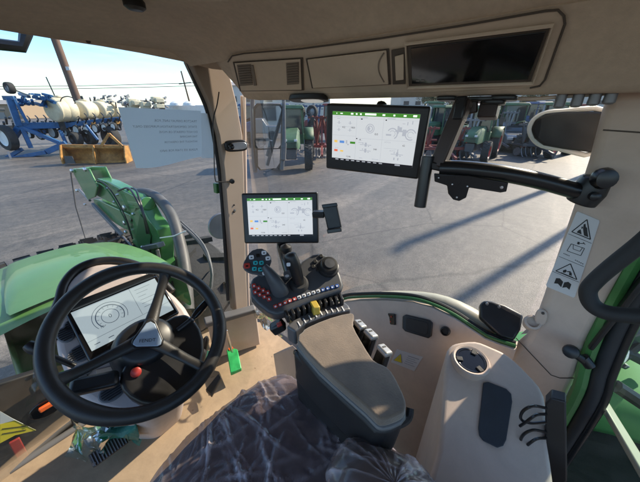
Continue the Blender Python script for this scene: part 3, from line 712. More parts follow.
for a, b in (((.22, .2), (.42, .78)), ((.42, .78), (.06, .8)), ((.06, .8), (.22, .2)), ((.22, .42), (.23, .62))):
    beam(bm, lb(*a)+n*.0006, lb(*b)+n*.0006, .0016, .0004, n)
for k in range(5): beam(bm, lb(.5, .2+k*.13), lb(.92-(k % 2)*.1, .2+k*.13), .0014 if k else .0026, .0004, n)
obj('label_print', bm, M['print_'], o, smooth=False)

# --- rear storage hump with cup holder and rubber pad
hpP = (V((.72, .03, -.66)), nrm(-.35, -.05, .93))
outl = [(446, 356), (449, 347), (456, 342), (475, 340), (492, 346), (508, 354), (528, 372), (545, 395), (548, 440), (545, 500), (434, 500), (438, 450), (441, 420), (443, 390)]
top = smoothpath([P(x, y, pl=hpP) for x, y in outl], 3, closed=True)
bm = B(); prism(bm, top, V((-.03, 0, -.62)), scale=1.06); hump = obj('storage_hump', bm, M['trim'], T, bevel=.042, seg=6)
c = P(470.5, 361, pl=(hpP[0]+hpP[1]*.004, hpP[1])); hn = nrm(-.12, -.05, 1)
bm = B(); lathe(bm, [(.050, -.02), (.050, .004), (.046, .008), (.041, .006), (.040, -.012)], c, hn, 28, cap=False); chd = obj('cup_holder', bm, M['trim2'], hump)
bm = B(); lathe(bm, [(.0, .0035), (.040, .0035), (.0405, .001)], c, hn, 28, cap=False)
lathe(bm, [(.040, .004), (.036, .0048), (.034, .004)], c, hn, 28, cap=False); obj('cup_insert', bm, M['gloss'], chd)
for k in range(3):
    bm = B(); a = 2*PI*k/3; u, v, nn = frame(hn); d = u*math.cos(a)+v*math.sin(a); beam(bm, c+d*.040+hn*.006, c+d*.022+hn*.006, .014, .004, hn); obj('cup_flap', bm, M['rubber'], chd, bevel=.002)
pad = [(483, 383), (488, 382), (506, 389), (511, 394), (512, 402), (506, 440), (503, 446), (497, 448), (483, 441), (479, 436), (478, 428)]
bm = B(); prism(bm, [P(x, y, pl=(hpP[0]+hpP[1]*.001, hpP[1])) for x, y in pad], hpP[1]*.004); obj('rubber_pad', bm, mat('pad_rubber', (.030, .036, .045), .7, nscale=20, nvar=.15, bump=.3, bscale=500, bdist=.0006), hump, bevel=.002)
# wall foot panel / floor step
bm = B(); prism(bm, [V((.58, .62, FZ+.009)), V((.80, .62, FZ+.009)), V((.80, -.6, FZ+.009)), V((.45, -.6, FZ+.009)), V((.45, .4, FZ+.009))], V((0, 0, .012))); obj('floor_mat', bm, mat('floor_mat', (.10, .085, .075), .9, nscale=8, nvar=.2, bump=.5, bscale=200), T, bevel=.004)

# --- rear door / window behind the pillar
bm = B(); edge = smoothpath([V((.945, -.222, .1)), V((.945, -.222, -.3)), V((.94, -.222, -.50)), V((.925, -.232, -.66)), V((.91, -.245, -.80)), V((.905, -.245, -1.25))], 5)
tube(bm, edge, .017, 8); obj('green_frame', bm, M['green'], T)
bm = B(); tube(bm, [p+V((-.004, -.030, 0)) for p in edge], .017, 10); obj('door_seal', bm, M['rubber'], T)
bm = B(); tube(bm, [p+V((.0, -.054, 0)) for p in edge], .012, 10); obj('door_edge', bm, M['blackm'], T)
bm = B(); quads(bm, [(.955, -.28, .1), (.955, -.95, .1), (.955, -.95, -1.25), (.925, -.285, -1.25), (.94, -.28, -.6)], [(0, 1, 2, 3, 4)]); obj('rear_window', bm, M['gdoor'], T, smooth=False)
# latch
c = P(577, 353, X=.885)
bm = B(); lathe(bm, [(.017, 0), (.019, .006), (.017, .014), (.008, .017)], P(571, 351, X=.87), nrm(-.75, .1, .3), 16); tube(bm, [P(573, 353, X=.88), P(585, 361, X=.90)], [.009, .012], 10)
tube(bm, [P(583, 357, X=.90), P(590, 366, X=.90)], [.014, .014], 10); obj('door_latch', bm, M['black'], T)
# black grab handle
gh = smoothpath([P(662, 225, X=.80), P(640, 244, X=.80), P(612, 266, X=.795), P(595, 281, X=.79), P(588, 291, X=.785), P(591, 303, X=.78), P(602, 311, X=.775), P(622, 315, X=.77), P(660, 317, X=.765)], 6)
GH = bm = B(); tube(bm, gh, .0165, 16); obj('grab_handle', bm, M['rubber'], T)
# strap / seat-belt pillar between
bm = B(); beam(bm, P(655, 262, X=.93), P(590, 345, X=.93), .012, .05, (1, 0, 0)); obj('belt_guide', bm, M['black'], T, bevel=.004)
# wiper-like arm and bar outside rear glass
bm = B(); tube(bm, [P(596, 369, X=1.0), P(618, 386, X=1.06), P(640, 402, X=1.1)], .011, 8); wi = obj('rear_wiper', bm, M['steel'], T)
bm = B(); tube(bm, [P(616, 386, X=1.02), P(660, 415, X=1.05)], .02, 8); obj('wiper_mount', bm, M['black'], wi)
# cable comb on the pillar side
cq = [(545, 404), (551, 398), (566, 402), (567, 482), (545, 495)]
bm = B(); prism(bm, [P(x, y, X=.64) for x, y in cq], V((.03, -.0, 0))); cc_ = obj('clip_rack', bm, M['dbox'], T, bevel=.003)
bm = B()
for k in range(4):
    y0 = 405+k*24
    for s in (0,):
        a = P(546, y0+3, X=.64); b = P(533, y0+1, X=.61); c2 = P(523, y0+6, X=.605); d = P(521, y0+14, X=.61); e = P(530, y0+18, X=.62); f = P(546, y0+17, X=.64)
        tube(bm, smoothpath([a, b, c2, d, e, f], 5), .0032, 8)
        tube(bm, smoothpath([P(546, y0+9, X=.64), P(536, y0+10, X=.61), P(526, y0+17, X=.605), P(520, y0+21, X=.61)], 5), .0032, 8)
obj('wire_clip', bm, M['blackm'], cc_)

# --- rear wheel housing and tyre outside (seen through the rear glass)
rows = []
for k in range(14):
    a = math.radians(20+k*12); r_ = 1.02
    y = -.75+math.cos(a)*r_; z = -1.86+math.sin(a)*r_
    rows.append([V((.99, y, z)), V((1.2, y, z+.015)), V((1.5, y, z+.01)), V((1.58, y, z-.03)), V((1.6, y, z-.09))])
bm = B(); grid(bm, rows); fd = obj('rear_fender', bm, mat('fender_green', (.05, .22, .06), .6, nscale=2, nvar=.1), T, solid=.02)
bm = B(); prism(bm, [P(593, 396, Z=-.80), P(601, 398, Z=-.81), P(645, 470, Z=-.82), P(640, 480, Z=-.82)], V((0, 0, .02))); obj('fender_stripe', bm, M['ledge'], fd, bevel=.004)
bm = B(); lathe(bm, [(.5, -.26), (.86, -.28), (.93, -.2), (.94, 0), (.93, .2), (.86, .28), (.5, .26)], V((1.32, -.75, GZ+.94)), (1, 0, 0), 48, cap=True)
for k in range(36):
    a = 2*PI*k/36; s = 1 if k % 2 else -1
    c = V((1.32+s*.13, -.75+math.cos(a)*.955, GZ+.94+math.sin(a)*.955)); box(bm, c, (.28, .07, .05), (nrm(1, math.sin(a)*.5*s*-1, math.cos(a)*.5*s), V((0, -math.sin(a), math.cos(a))), V((0, math.cos(a), math.sin(a)))))
obj('rear_tyre', bm, M['tyre'], T)

# --- hood
rows = []
def hoodrow(y, z, hw, drop, sh=1.0, cx=.153):
    pr = [(-1, -drop), (-.985, -.30*drop), (-.93, -.10*drop), (-.80, -.02), (-.4, .012), (0, .02), (.4, .012), (.80, -.02), (.93, -.10*drop), (.985, -.30*drop), (1, -drop)]
    return [V((cx+hw*a, y, z+b*sh)) for a, b in pr]
rows = [hoodrow(1.50, -.80, .44, .36), hoodrow(1.62, -.785, .44, .36), hoodrow(1.9, -.80, .435, .38), hoodrow(2.25, -.86, .425, .4), hoodrow(2.55, -.93, .415, .45), hoodrow(2.72, -.985, .405, .4), hoodrow(2.80, -1.03, .39, .36), hoodrow(2.84, -1.12, .36, .3), hoodrow(2.85, -1.35, .34, .2)]
bm = B(); grid(bm, rows); hood = obj('hood', bm, M['hoodgreen'], T, subsurf=2)
# raised centre field of the hood, and the dark gasket at the rear
rows = []
for y, z in ((1.56, -.772), (1.9, -.782), (2.25, -.841), (2.5, -.897)):
    hw = .27-.06*(y-1.5)
    rows.append([V((.153-hw, y, z-.012)), V((.153-hw*.93, y, z+.004)), V((.153, y, z+.014)), V((.153+hw*.93, y, z+.004)), V((.153+hw, y, z-.012))])
bm = B(); grid(bm, rows); obj('hood_ridge', bm, M['hoodgreen'], hood, subsurf=1)
bm = B(); box(bm, (.153, 2.2, -1.5), (.72, 1.2, .55)); obj('engine_block', bm, M['dgreen'], T, bevel=.03)
bm = B()
for k in range(9): beam(bm, V((.153+.425, 1.7+k*.08, -1.02)), V((.153+.43, 1.76+k*.08, -1.2)), .015, .01, (1, 0, 0))
obj('hood_louvre', bm, M['black'], hood)
# front tyre tread seen beyond the hood nose
bm = B(); tc_ = V((.36, 3.35, -1.80))
lathe(bm, [(.3, -.62), (.48, -.62), (.54, -.5), (.56, 0), (.54, .5), (.48, .62), (.3, .62)], tc_, (1, 0, 0), 40)
for k in range(26):
    a = 2*PI*k/26
    for j in range(7):
        c = tc_+V((-.5+j*.165, math.cos(a+j*.06)*.57, math.sin(a+j*.06)*.57)); box(bm, c, (.12, .07, .05), (nrm(1, .3*math.sin(a), -.3*math.cos(a)), V((0, -math.sin(a), math.cos(a))), V((0, math.cos(a), math.sin(a)))))
obj('front_tyre', bm, M['tyre'], T)

# --- loader bracket and arms on the right of the hood
FL = thing('front_loader', (.8, 2.3, -2.0), 'green front loader arm bracket with grey steel links beside the hood', 'front loader')
LX = .80
def LPt(x, y, dx=0): return P(x, y, X=LX)+V((dx, 0, 0))
bm = B()
for dx in (-.05, .09):
    prism(bm, [LPt(77, 170, dx), LPt(82, 167.5, dx), LPt(94, 168, dx), LPt(98, 176, dx), LPt(103, 186, dx), LPt(100, 196, dx), LPt(93, 199, dx), LPt(88, 190, dx)], V((.018, 0, 0)))
beam(bm, LPt(80, 170, -.06), LPt(80, 170, .12), .05, .04, (0, 0, 1))
obj('top_bracket', bm, M['green'], FL, bevel=.006)
bm = B()
prism(bm, [LPt(93, 181), LPt(97, 178.5), LPt(108, 182), LPt(134, 196), LPt(141, 204), LPt(140, 210), LPt(133, 214), LPt(124, 210), LPt(93, 194)], V((.10, 0, 0)))
obj('upper_arm', bm, M['green'], FL, bevel=.010, seg=3)
bm = B(); prism(bm, [LPt(93, 199), LPt(98, 200), LPt(130, 215), LPt(136, 224), LPt(131, 231), LPt(124, 229), LPt(97, 212)], V((.07, 0, 0)))
obj('lower_arm', bm, M['green'], FL, bevel=.008, seg=3)
bm = B(); tube(bm, [LPt(128, 203, .05), LPt(142, 205, .05)], .055, 14); obj('pivot_tube', bm, M['green'], FL, bevel=.004)
bm = B(); prism(bm, [LPt(130, 208), LPt(141, 206), LPt(148, 219), LPt(157, 230), LPt(160, 240), LPt(161, 262), LPt(172, 290), LPt(176, 330), LPt(146, 330), LPt(140, 280), LPt(134, 250), LPt(130, 232)], V((.12, 0, 0)))
obj('mounting_column', bm, M['green'], FL, bevel=.010, seg=3)
bm = B(); prism(bm, [LPt(141, 214, -.012), LPt(147, 222, -.012), LPt(152, 236, -.012), LPt(150, 262, -.012), LPt(143, 262, -.012), LPt(137, 236, -.012)], V((.012, 0, 0))); obj('column_rib', bm, M['dgreen'], FL, bevel=.003)
bm = B(); beam(bm, LPt(96, 204, -.03), LPt(126, 235, -.03), .045, .03, (1, 0, 0)); tube(bm, [LPt(110, 219, -.03), LPt(140, 250, -.03)], .012, 8); obj('lift_cylinder', bm, M['steel'], FL, bevel=.003)
bm = B(); tube(bm, [LPt(78, 171, -.07), LPt(82, 205, -.07), LPt(92, 240, -.07)], .008, 8); tube(bm, [LPt(82, 189, -.03), LPt(93, 200, -.03)], .014, 8); obj('level_rod', bm, M['steel'], FL)
for x, y, r in ((79, 170, .024), (93, 168.5, .022), (84, 189.5, .020), (128, 207, .026), (128, 222, .024), (118, 201, .012), (129, 231, .018), (100, 183, .012), (92, 203, .014), (137, 213, .014), (146, 246, .016), (110, 188, .010), (121, 194, .010)):
    bm = B(); lathe(bm, [(r, 0), (r, .016), (r*.5, .024)], LPt(x, y, -.06 if x < 100 else -.02), (-1, 0, 0), 12); obj('pivot_pin', bm, M['silver'], FL)
for k in range(2):
    bm = B(); tube(bm, smoothpath([LPt(118+k*2, 191+k*1.2, .03*k), LPt(128+k*2, 188+k, .03*k), LPt(139+k*1.5, 196+k*2, .02*k-.03), LPt(148+k*1.3, 212+k*2, -.04), LPt(152+k*2, 232, -.04)], 5), .0085, 6)
    obj('hydraulic_hose', bm, M['black'], FL)
for k in range(2):
    bm = B(); tube(bm, smoothpath([LPt(96+k*2, 182+k, -.03), LPt(106, 180+k*3, -.05), LPt(116, 190+k*4, -.04), LPt(128, 214+k*4, -.03), LPt(136, 238, -.03)], 5), .006, 6)
    obj('hydraulic_hose', bm, M['dgreen'] if k else M['black'], FL)
bm = B(); beam(bm, LPt(150, 246, -.04), LPt(166, 243, -.04), .06, .04, (0, 0, 1)); beam(bm, LPt(153, 250, -.04), LPt(158, 290, -.04), .025, .05, (1, 0, 0)); beam(bm, LPt(162, 248, -.04), LPt(172, 300, -.04), .018, .03, (1, 0, 0)); obj('control_valve', bm, M['steel'], FL, bevel=.005)
# thick grey hose beside the windscreen
bm = B(); hs_ = smoothpath([P(130, 194, d=2.6), P(146, 193, d=2.5), P(160, 200, d=2.4), P(172, 217, d=2.3), P(180, 243, d=2.2), P(185, 270, d=2.1), P(188, 310, d=2.0)], 7)
tube(bm, hs_, .044, 16); hz_ = obj('air_intake_hose', bm, mat('grey_hose', (.085, .08, .075), .5, nscale=8, nvar=.25), T)
bm = B(); p = P(193, 237, d=2.08); 
tube(bm, [P(160, 238, d=2.1), P(174, 236, d=2.08), P(186, 231, d=2.1)], .005, 6); obj('hose_strap', bm, M['white'], hz_)
bm = B(); 
for k in range(2): tube(bm, smoothpath([P(178+k*3, 222, d=2.3+.03*k), P(202+k*2, 246, d=2.2), P(212, 275+k*4, d=2.1), P(204, 305+k*5, d=2.1)], 5), .011, 6)
obj('wheel_cable', bm, mat('pale_cable', (.10, .10, .10), .6), T)
# front fender/tyre right, low
bm = B(); lathe(bm, [(.4, -.22), (.66, -.25), (.74, -.18), (.75, 0), (.74, .18), (.66, .25), (.4, .22)], V((1.12, 2.6, GZ+.75)), (1, 0, 0), 40)
for k in range(28):
    a = 2*PI*k/28; s = 1 if k % 2 else -1
    box(bm, V((1.12+s*.11, 2.6+math.cos(a)*.765, GZ+.75+math.sin(a)*.765)), (.24, .06, .05), (nrm(1, -s*math.sin(a)*.5, s*math.cos(a)*.5), V((0, -math.sin(a), math.cos(a))), V((0, math.cos(a), math.sin(a)))))
obj('front_tyre', bm, M['tyre'], T)

# --- right outside mirrors on their arm
MC = P(265, 138, d=2.6)
mn = nrm(-.24, -.97, .0); mu_, mv_, mn = frame(mn)
mrt = thing('side_mirror', MC-V((0, 0, .5)), 'tall black side mirror with two panes seen just right of the front pillar', 'side mirror')
def rr(px, off=0.0): return [P(x, y, pl=(MC+mn*off, mn)) for x, y in px]
for (q, nm) in (([(255, 110), (258, 106), (279, 106), (281, 109), (280.5, 145), (278, 148), (258, 148.5), (256, 145)], 'upper_pane'), ([(257.5, 150), (280, 149), (279.5, 163), (276, 168), (261, 169.5), (258, 166)], 'lower_pane')):
    bm = B(); prism(bm, offset_poly(rr(q), 1.13), -mn*.05, scale=.9); hh = obj('mirror_housing', bm, M['black'], mrt, bevel=.006)
    bm = B(); prism(bm, rr(q, .002), mn*.003); obj('mirror_pane', bm, M['mirror'], hh, smooth=False)
bm = B(); tube(bm, [P(252.5, 96, d=2.62), P(253, 140, d=2.65), P(255, 172, d=2.68)], .022, 8); tube(bm, [P(283.5, 96, d=2.6), P(284, 140, d=2.62), P(282, 170, d=2.65)], .018, 8); tube(bm, [P(283, 160, d=2.62), P(284, 143, d=2.6)], .026, 8); obj('mirror_arm', bm, M['dgrey'], mrt)
# round convex mirror left of the pillar
bm = B(); lathe(bm, [(.03, -.03), (.07, -.02), (.085, 0), (.08, .012), (.0, .014)], P(222, 226, d=1.75), nrm(-.3, -1, .1), 24, cap=False); obj('front_camera', bm, M['steel'], T)
bm = B(); beam(bm, P(216, 183, Y=1.28), P(217, 193, Y=1.28), .03, .02); obj('sensor_box', bm, M['dgreen'], T, bevel=.004)

# ------------------------------------------------------------------ dashboard
DN = nrm(0, -.612, .79)
D = thing('dashboard', (.153, 1.05, FZ), 'pinkish beige instrument cowl with oval vents and black hood rim behind the steering wheel', 'dashboard')
dpl = (P(91, 352, Y=.886)-DN*.02, DN)
def DP(x, y, off=0.0): return P(x, y, pl=(dpl[0]+DN*off, DN))
co_ = [(56, 314), (62, 302), (66, 285), (78, 271), (96, 263), (118, 262.5), (140, 268), (158, 280), (186, 306), (200, 340), (196, 380), (180, 404), (150, 416), (118, 415), (96, 408), (74, 392), (58, 360), (54, 335)]
top = smoothpath([DP(x, y) for x, y in co_], 3, closed=True)
bm = B(); prism(bm, top, -DN*.16, scale=.86); obj('cowl', bm, M['dash'], D, bevel=.02, seg=4)
# dark rim round cowl top
ro = [(53, 342), (54, 318), (60, 301), (65, 284), (77, 270), (96, 262), (119, 261), (141, 267), (159, 279), (172, 292)]
bm = B(); tube(bm, smoothpath([DP(x, y, -.016) for x, y in ro], 5), .015, 12, flat=1.0); obj('cowl_rim', bm, M['black'], D)
# column of cowl down to floor
bm = B(); prism(bm, [DP(100, 395, -.02), DP(150, 402, -.02), DP(190, 372, -.02), DP(196, 330, -.02), DP(150, 300, -.02)], V((0, .30, -.62)), scale=.8); obj('column_shroud', bm, M['dash'], D, bevel=.03, seg=4)
# top slot plate
bm = B(); prism(bm, [DP(92, 280, .001), DP(100, 276, .001), DP(103, 280, .001), DP(95, 284, .001)], DN*.004); obj('sun_sensor', bm, M['mgrey'], D, bevel=.002)
# vents
for (x, y, a, b) in ((82, 353, .028, .020), (75, 325, .022, .018), (112, 392, .026, .02), (66, 335, .016, .02)):
    c = DP(x, y, .0); bm = B(); u, v, n = frame(DN, (0, 1, 0))
    prism(bm, oval(c, u, v, a*1.25, b*1.25, 28), DN*.006); vt = obj('air_vent', bm, M['vent'], D, bevel=.003)
    bm = B()
    for k in range(6):
        t = -.8+k*.32; hw_ = a*math.sqrt(1-t*t); beam(bm, c+v*(b*t)-u*hw_+DN*.008, c+v*(b*t)+u*hw_+DN*.008, .0022, .004, n)
    obj('vent_slats', bm, M['black'], vt)
bm = B(); prism(bm, [DP(96, 370, .001), DP(113, 366, .001), DP(112, 373, .001), DP(97, 377, .001)], DN*.003); obj('cowl_label', bm, M['trim2'], D, bevel=.001)
bm = B()
for x, y in ((88, 372), (93, 381), (101, 379), (84, 377)):
    prism(bm, oval(DP(x, y, .004), *frame(DN)[:2], .009, .006, 16, 4), DN*.006)
obj('cowl_buttons', bm, M['mgrey'], D, bevel=.002)
# display: black bezel and lit screen, gauge drawn in mesh
su_ = V((1, 0, 0)); sv_ = nrm(0, .094, .082).normalized(); SN = su_.cross(sv_)
sc_ = V((.163, .930, -.590))
def SP(a, b, o=0): return sc_+su_*(a*.118)+sv_*(b*.066)+SN*o
bm = B(); prism(bm, [SP(-1.14, -1.38), SP(1.10, -1.30), SP(1.12, 1.15), SP(-1.1, 1.18)], -SN*.03); dsp = obj('instrument_display', bm, M['gloss'], D, bevel=.006)
scr = emit('dash_screen', (.42, .50, .53), .32)
bm = B(); prism(bm, [SP(-1, -1, .001), SP(1, -1, .001), SP(1, 1, .001), SP(-1, 1, .001)], SN*.001); obj('screen', bm, scr, dsp, smooth=False)
sdk = mat('screen_line', (.12, .16, .2), .4)
bm = B()
def arc(c, ra, rb, a0, a1, o, r=.0008, n=24):
    tube(bm, [c+su_*(ra*math.cos(math.radians(a0+(a1-a0)*k/n)))+sv_*(rb*math.sin(math.radians(a0+(a1-a0)*k/n)))+SN*o for k in range(n+1)], r, 4)
gc = SP(-.35, .12); arc(gc, .036, .036, -40, 220, .002, .0014); arc(gc, .045, .045, -30, 210, .002); arc(gc, .022, .022, 0, 360, .002)
for k in range(12):
    a = math.radians(-40+k*24); beam(bm, gc+su_*.028*math.cos(a)+sv_*.028*math.sin(a)+SN*.002, gc+su_*.034*math.cos(a)+sv_*.034*math.sin(a)+SN*.002, .001, .0004, SN)
beam(bm, SP(-1, -.58, .002), SP(1, -.5, .002), .0008, .0004, SN); beam(bm, SP(.28, -.5, .002), SP(.30, 1, .002), .0008, .0004, SN)
for k in range(6): beam(bm, SP(.4, .8-k*.2, .002), SP(.8-.1*(k % 3), .8-k*.2, .002), .001, .0004, SN)
for k in range(5): beam(bm, SP(-.9+k*.3, -.8, .002), SP(-.78+k*.3, -.8, .002), .002, .0004, SN)
obj('gauge_lines', bm, sdk, dsp, smooth=False)
text('0', gc+SN*.0022, su_, sv_, .018, sdk, dsp)
text('10', gc+SN*.0022+sv_*-.022-su_*.03, su_, sv_, .010, sdk, dsp)
bm = B(); prism(bm, [SP(.10, -1.18, .003), SP(.24, -1.18, .003), SP(.24, -1.08, .003), SP(.10, -1.08, .003)], SN*.001); prism(bm, [SP(-.55, -1.25, .003), SP(-.38, -1.25, .003), SP(-.38, -1.15, .003), SP(-.55, -1.15, .003)], SN*.001); obj('warning_light', bm, M['btn_red'], dsp, smooth=False)
# dark visor over the upper-left of the screen
bm = B(); prism(bm, [SP(-.98, 1.02, .004), SP(1.0, 1.04, .004), SP(.98, 1.2, .022), SP(-.9, 1.25, .022)], SN*.014); obj('visor', bm, M['black'], dsp, bevel=.004)
# steering column housing with red button
WN = nrm(0, -.612, .79); WC = V((.153, .747, -.56)); WU = V((1, 0, 0)); WV = WN.cross(WU)
bm = B(); lathe(bm, [(.0, -.035), (.052, -.035), (.064, -.045), (.074, -.08), (.078, -.13), (.072, -.22), (.06, -.34)], WC-WV*.012, WN, 32, cap=False, sx=1.15); colh = obj('steering_column', bm, M['black'], D)
bm = B(); prism(bm, smoothpath([P(x, y, pl=(WC-WN*.052, WN)) for x, y in ((162, 322), (186, 313), (201, 328), (205, 350), (197, 382), (180, 401), (152, 407), (129, 398), (119, 382), (126, 362), (142, 346))], 2, closed=True), -WN*.13, scale=.9); obj('column_cover', bm, M['black'], D, bevel=.012, seg=4)
bm = B(); lathe(bm, [(.013, 0), (.013, .006), (.009, .009), (.0, .0095)], P(136, 372, pl=(WC-WN*.049, WN)) , nrm(-.2, -.8, .55), 18, cap=False); obj('hazard_button', bm, M['btn_red'], colh)
bm = B(); box(bm, P(95, 383, pl=(WC-WN*.06, WN)), (.10, .05, .04), (nrm(.8, -.3, -.2), nrm(.3, .8, .1), WN)); colb = obj('column_keypad', bm, M['black'], D, bevel=.01)
# stalks
a = P(178, 330, pl=(WC-WN*.05, WN)); b = P(192, 319, pl=(WC-WN*.03, WN)); c = P(208, 301, pl=(WC-WN*.02, WN))
bm = B(); tube(bm, smoothpath([a, b, (b+c)/2, c], 4), .008, 12); st_ = obj('column_stalk', bm, M['black'], D)
bm = B(); tube(bm, [P(194, 317, pl=(WC-WN*.03, WN)), P(198, 312, pl=(WC-WN*.026, WN)), P(206, 303, pl=(WC-WN*.02, WN)), P(209, 300, pl=(WC-WN*.018, WN))], [.010, .013, .012, .009], 12); obj('stalk_grip', bm, M['gloss'], st_)
bm = B(); tube(bm, [P(191, 320.5, pl=(WC-WN*.03, WN)), P(192, 319.5, pl=(WC-WN*.03, WN))], .0115, 12); tube(bm, [P(183, 322, pl=(WC-WN*.06, WN)), P(190, 331, pl=(WC-WN*.06, WN))], .005, 8); obj('stalk_ring', bm, M['silver'], st_)
bm = B(); tube(bm, smoothpath([P(75, 366, pl=(WC-WN*.06, WN)), P(58, 359, pl=(WC-WN*.05, WN)), P(42, 353, pl=(WC-WN*.04, WN)), P(27, 344, pl=(WC-WN*.03, WN))], 4), [.007]*8+[.008, .012, .014, .013, .010], 12); obj('column_stalk', bm, M['black'], D)
# ------------------------------------------------------------------ steering wheel
W = thing('steering_wheel', WC-WN*.04, 'black three-spoke steering wheel with thick leather rim and steel blue triangular hub badge', 'steering wheel')
n_ = 96; R_ = .2000
ring = [WC+(WU*math.cos(2*PI*k/n_)+WV*math.sin(2*PI*k/n_))*R_ for k in range(n_)]
rad = [.0165+.0028*(math.exp(-((math.degrees(2*PI*k/n_)-205) % 360 if False else 0))*0) for k in range(n_)]
def bulge(deg):
    s = 0
    for a0 in (212, 328, 92): 
        d = (deg-a0+180) % 360-180; s += math.exp(-(d/13)**2)
    return .0185+.0022*s+.0008*math.sin(math.radians(deg*8))*0
rad = [bulge(360*k/n_) for k in range(n_)]
bm = B(); tube(bm, ring, rad, 16, closed=True); rimo = obj('rim', bm, M['leather'], W)
hubc = WC-WN*.030
def sp_pt(px, py, off=0): return P(px, py, pl=(WC-WN*off, WN))
hub_p = sp_pt(147, 336, .012)
for (tx, ty) in ((166, 272), (57, 381), (214, 372)):
    tip = sp_pt(tx, ty, .0); d = (tip-hub_p)
    L_ = smoothpath([hub_p+d*.10-WN*.010, hub_p+d*.45-WN*.014, hub_p+d*.78-WN*.010, hub_p+d*.985], 5)
    bm = B(); tube(bm, L_, [.021-.008*abs(math.sin(PI*k/(len(L_)-1)*.9)) for k in range(len(L_))], 12, flat=.55, up=WN); obj('spoke', bm, M['leather'], W)
tri = [(151, 319), (156, 322), (164, 341), (163, 346), (159, 348), (134, 348.5), (130, 346), (131, 342), (146, 321)]
bm = B(); prism(bm, [sp_pt(x, y, .018) for x, y in tri], WN*.02, scale=.93); hub = obj('hub', bm, M['black'], W, bevel=.004, seg=3)
tr2 = offset_poly([sp_pt(x, y, -.0025) for x, y in tri], .86)
bm = B(); prism(bm, tr2, WN*.003, scale=.97); obj('badge', bm, M['alu'], hub, bevel=.0012)
tu = (sp_pt(160, 339)-sp_pt(135, 341)).normalized(); text('FENDT', sp_pt(147.5, 340.5, -.0066), tu, WN.cross(tu), .0125, M['ink'], hub)
# ------------------------------------------------------------------ pedals, film, floor bits
bm = B(); cq = [P(100, 462, Z=FZ+.004), P(-10, 482, Z=FZ+.004)]
cf = [P(1, 481, Z=FZ+.003), P(75, 424, Z=FZ+.003), P(112, 400, Z=FZ+.003), P(180, 345, Z=FZ+.003), P(236, 320, Z=FZ+.003), P(262, 323, Z=FZ+.003), P(298, 352, Z=FZ+.003), P(330, 400, Z=FZ+.003), P(300, 500, Z=FZ+.003), P(120, 540, Z=FZ+.003), P(-20, 520, Z=FZ+.003)]
bm = B(); prism(bm, cf, V((0, 0, .004))); tag(obj('cardboard_sheet', bm, M['tan'], None, smooth=False), 'flat tan cardboard sheet covering the cab floor', 'cardboard')
bm = B()
rc_ = random.Random(4)
for k in range(26):
    x = rc_.uniform(140, 290); y = rc_.uniform(350, 430); a = P(x, y, Z=FZ+.0075); d = V((rc_.uniform(-1, 1), rc_.uniform(-1, 1), 0))*.015; beam(bm, a, a+d, .003, .001)
obj('floor_debris', bm, mat('debris', (.25, .18, .11), .9)); tag(bpy.data.objects['floor_debris'], 'scattered brown crumbs on the tan cardboard floor cover', 'debris', kind='stuff')
# pedal plate
pc = P(109, 449, Z=FZ+.12)
pu = (P(124, 438, Z=FZ+.12)-P(96, 458, Z=FZ+.12)); pu.normalize(); pn = nrm(-.25, -.55, .75); pn = (pn-pu*pn.dot(pu)).normalized(); pv = pn.cross(pu)
PD = thing('brake_pedal', pc-V((0, 0, .1)), 'ribbed black and steel brake pedal below the steering wheel', 'pedal')
bm = B(); box(bm, pc, (.115, .05, .012), (pu, pv, pn)); obj('pedal_plate', bm, M['gap'], PD, bevel=.004)
bm = B()
for k in range(12): box(bm, pc+pu*(-.05+k*.0092)+pn*.008, (.0035, .044, .006), (pu, pv, pn))
obj('pedal_ribs', bm, M['steel'], PD)
bm = B(); tube(bm, [pc-pn*.01+pu*.02, pc+V((.02, .12, .10))], .012, 8); obj('pedal_arm', bm, M['black'], PD)
bm = B(); lathe(bm, [(.006, 0), (.006, .004)], pc-pu*.052-pv*.012+pn*.006, pn, 10); obj('pedal_bolt', bm, M['silver'], PD)
# crumpled teal protective film round pedals
def crumple(name, pxs, Zs, m, amp, seed, label, cat, nu=16, nv=10, parent=None):
    rr_ = random.Random(seed); (A_, B_, C_, D_) = pxs; rows = []
    for j in range(nv+1):
        t = j/nv; row = []
        for i in range(nu+1):
            s = i/nu; x = (A_[0]*(1-s)+B_[0]*s)*(1-t)+(D_[0]*(1-s)+C_[0]*s)*t; y = (A_[1]*(1-s)+B_[1]*s)*(1-t)+(D_[1]*(1-s)+C_[1]*s)*t
            z = (Zs[0]*(1-s)+Zs[1]*s)*(1-t)+(Zs[3]*(1-s)+Zs[2]*s)*t
            p = P(x, y, Z=z); q = p*14
            p = p+V((noise.noise(q+V((seed, 0, 0))), noise.noise(q+V((0, seed, 7))), noise.noise(q*1.3+V((3, 0, seed)))))*amp
            row.append(p)
        rows.append(row)
    bm = B(); grid(bm, rows); o = obj(name, bm, m, parent, angle=25)
    if label: tag(o, label, cat)
    return o
crumple('plastic_film', ((68, 425), (112, 425), (108, 448), (66, 458)), (-1.1, -1.05, -1.2, -1.22), M['gwrap'], .05, 3, 'crumpled green film hanging left of the ribbed pedal', 'plastic film')
crumple('plastic_film', ((110, 415), (150, 405), (140, 440), (96, 446)), (-1.0, -.95, -1.2, -1.2), M['teal'], .05, 9, 'dark teal crumpled film wrapped behind the ribbed pedal', 'plastic film')
crumple('plastic_film', ((178, 352), (205, 345), (212, 372), (172, 398)), (-.95, -.95, -1.15, -1.1), M['teal'], .05, 14, 'teal green film bunched at the right of the steering column', 'plastic film')
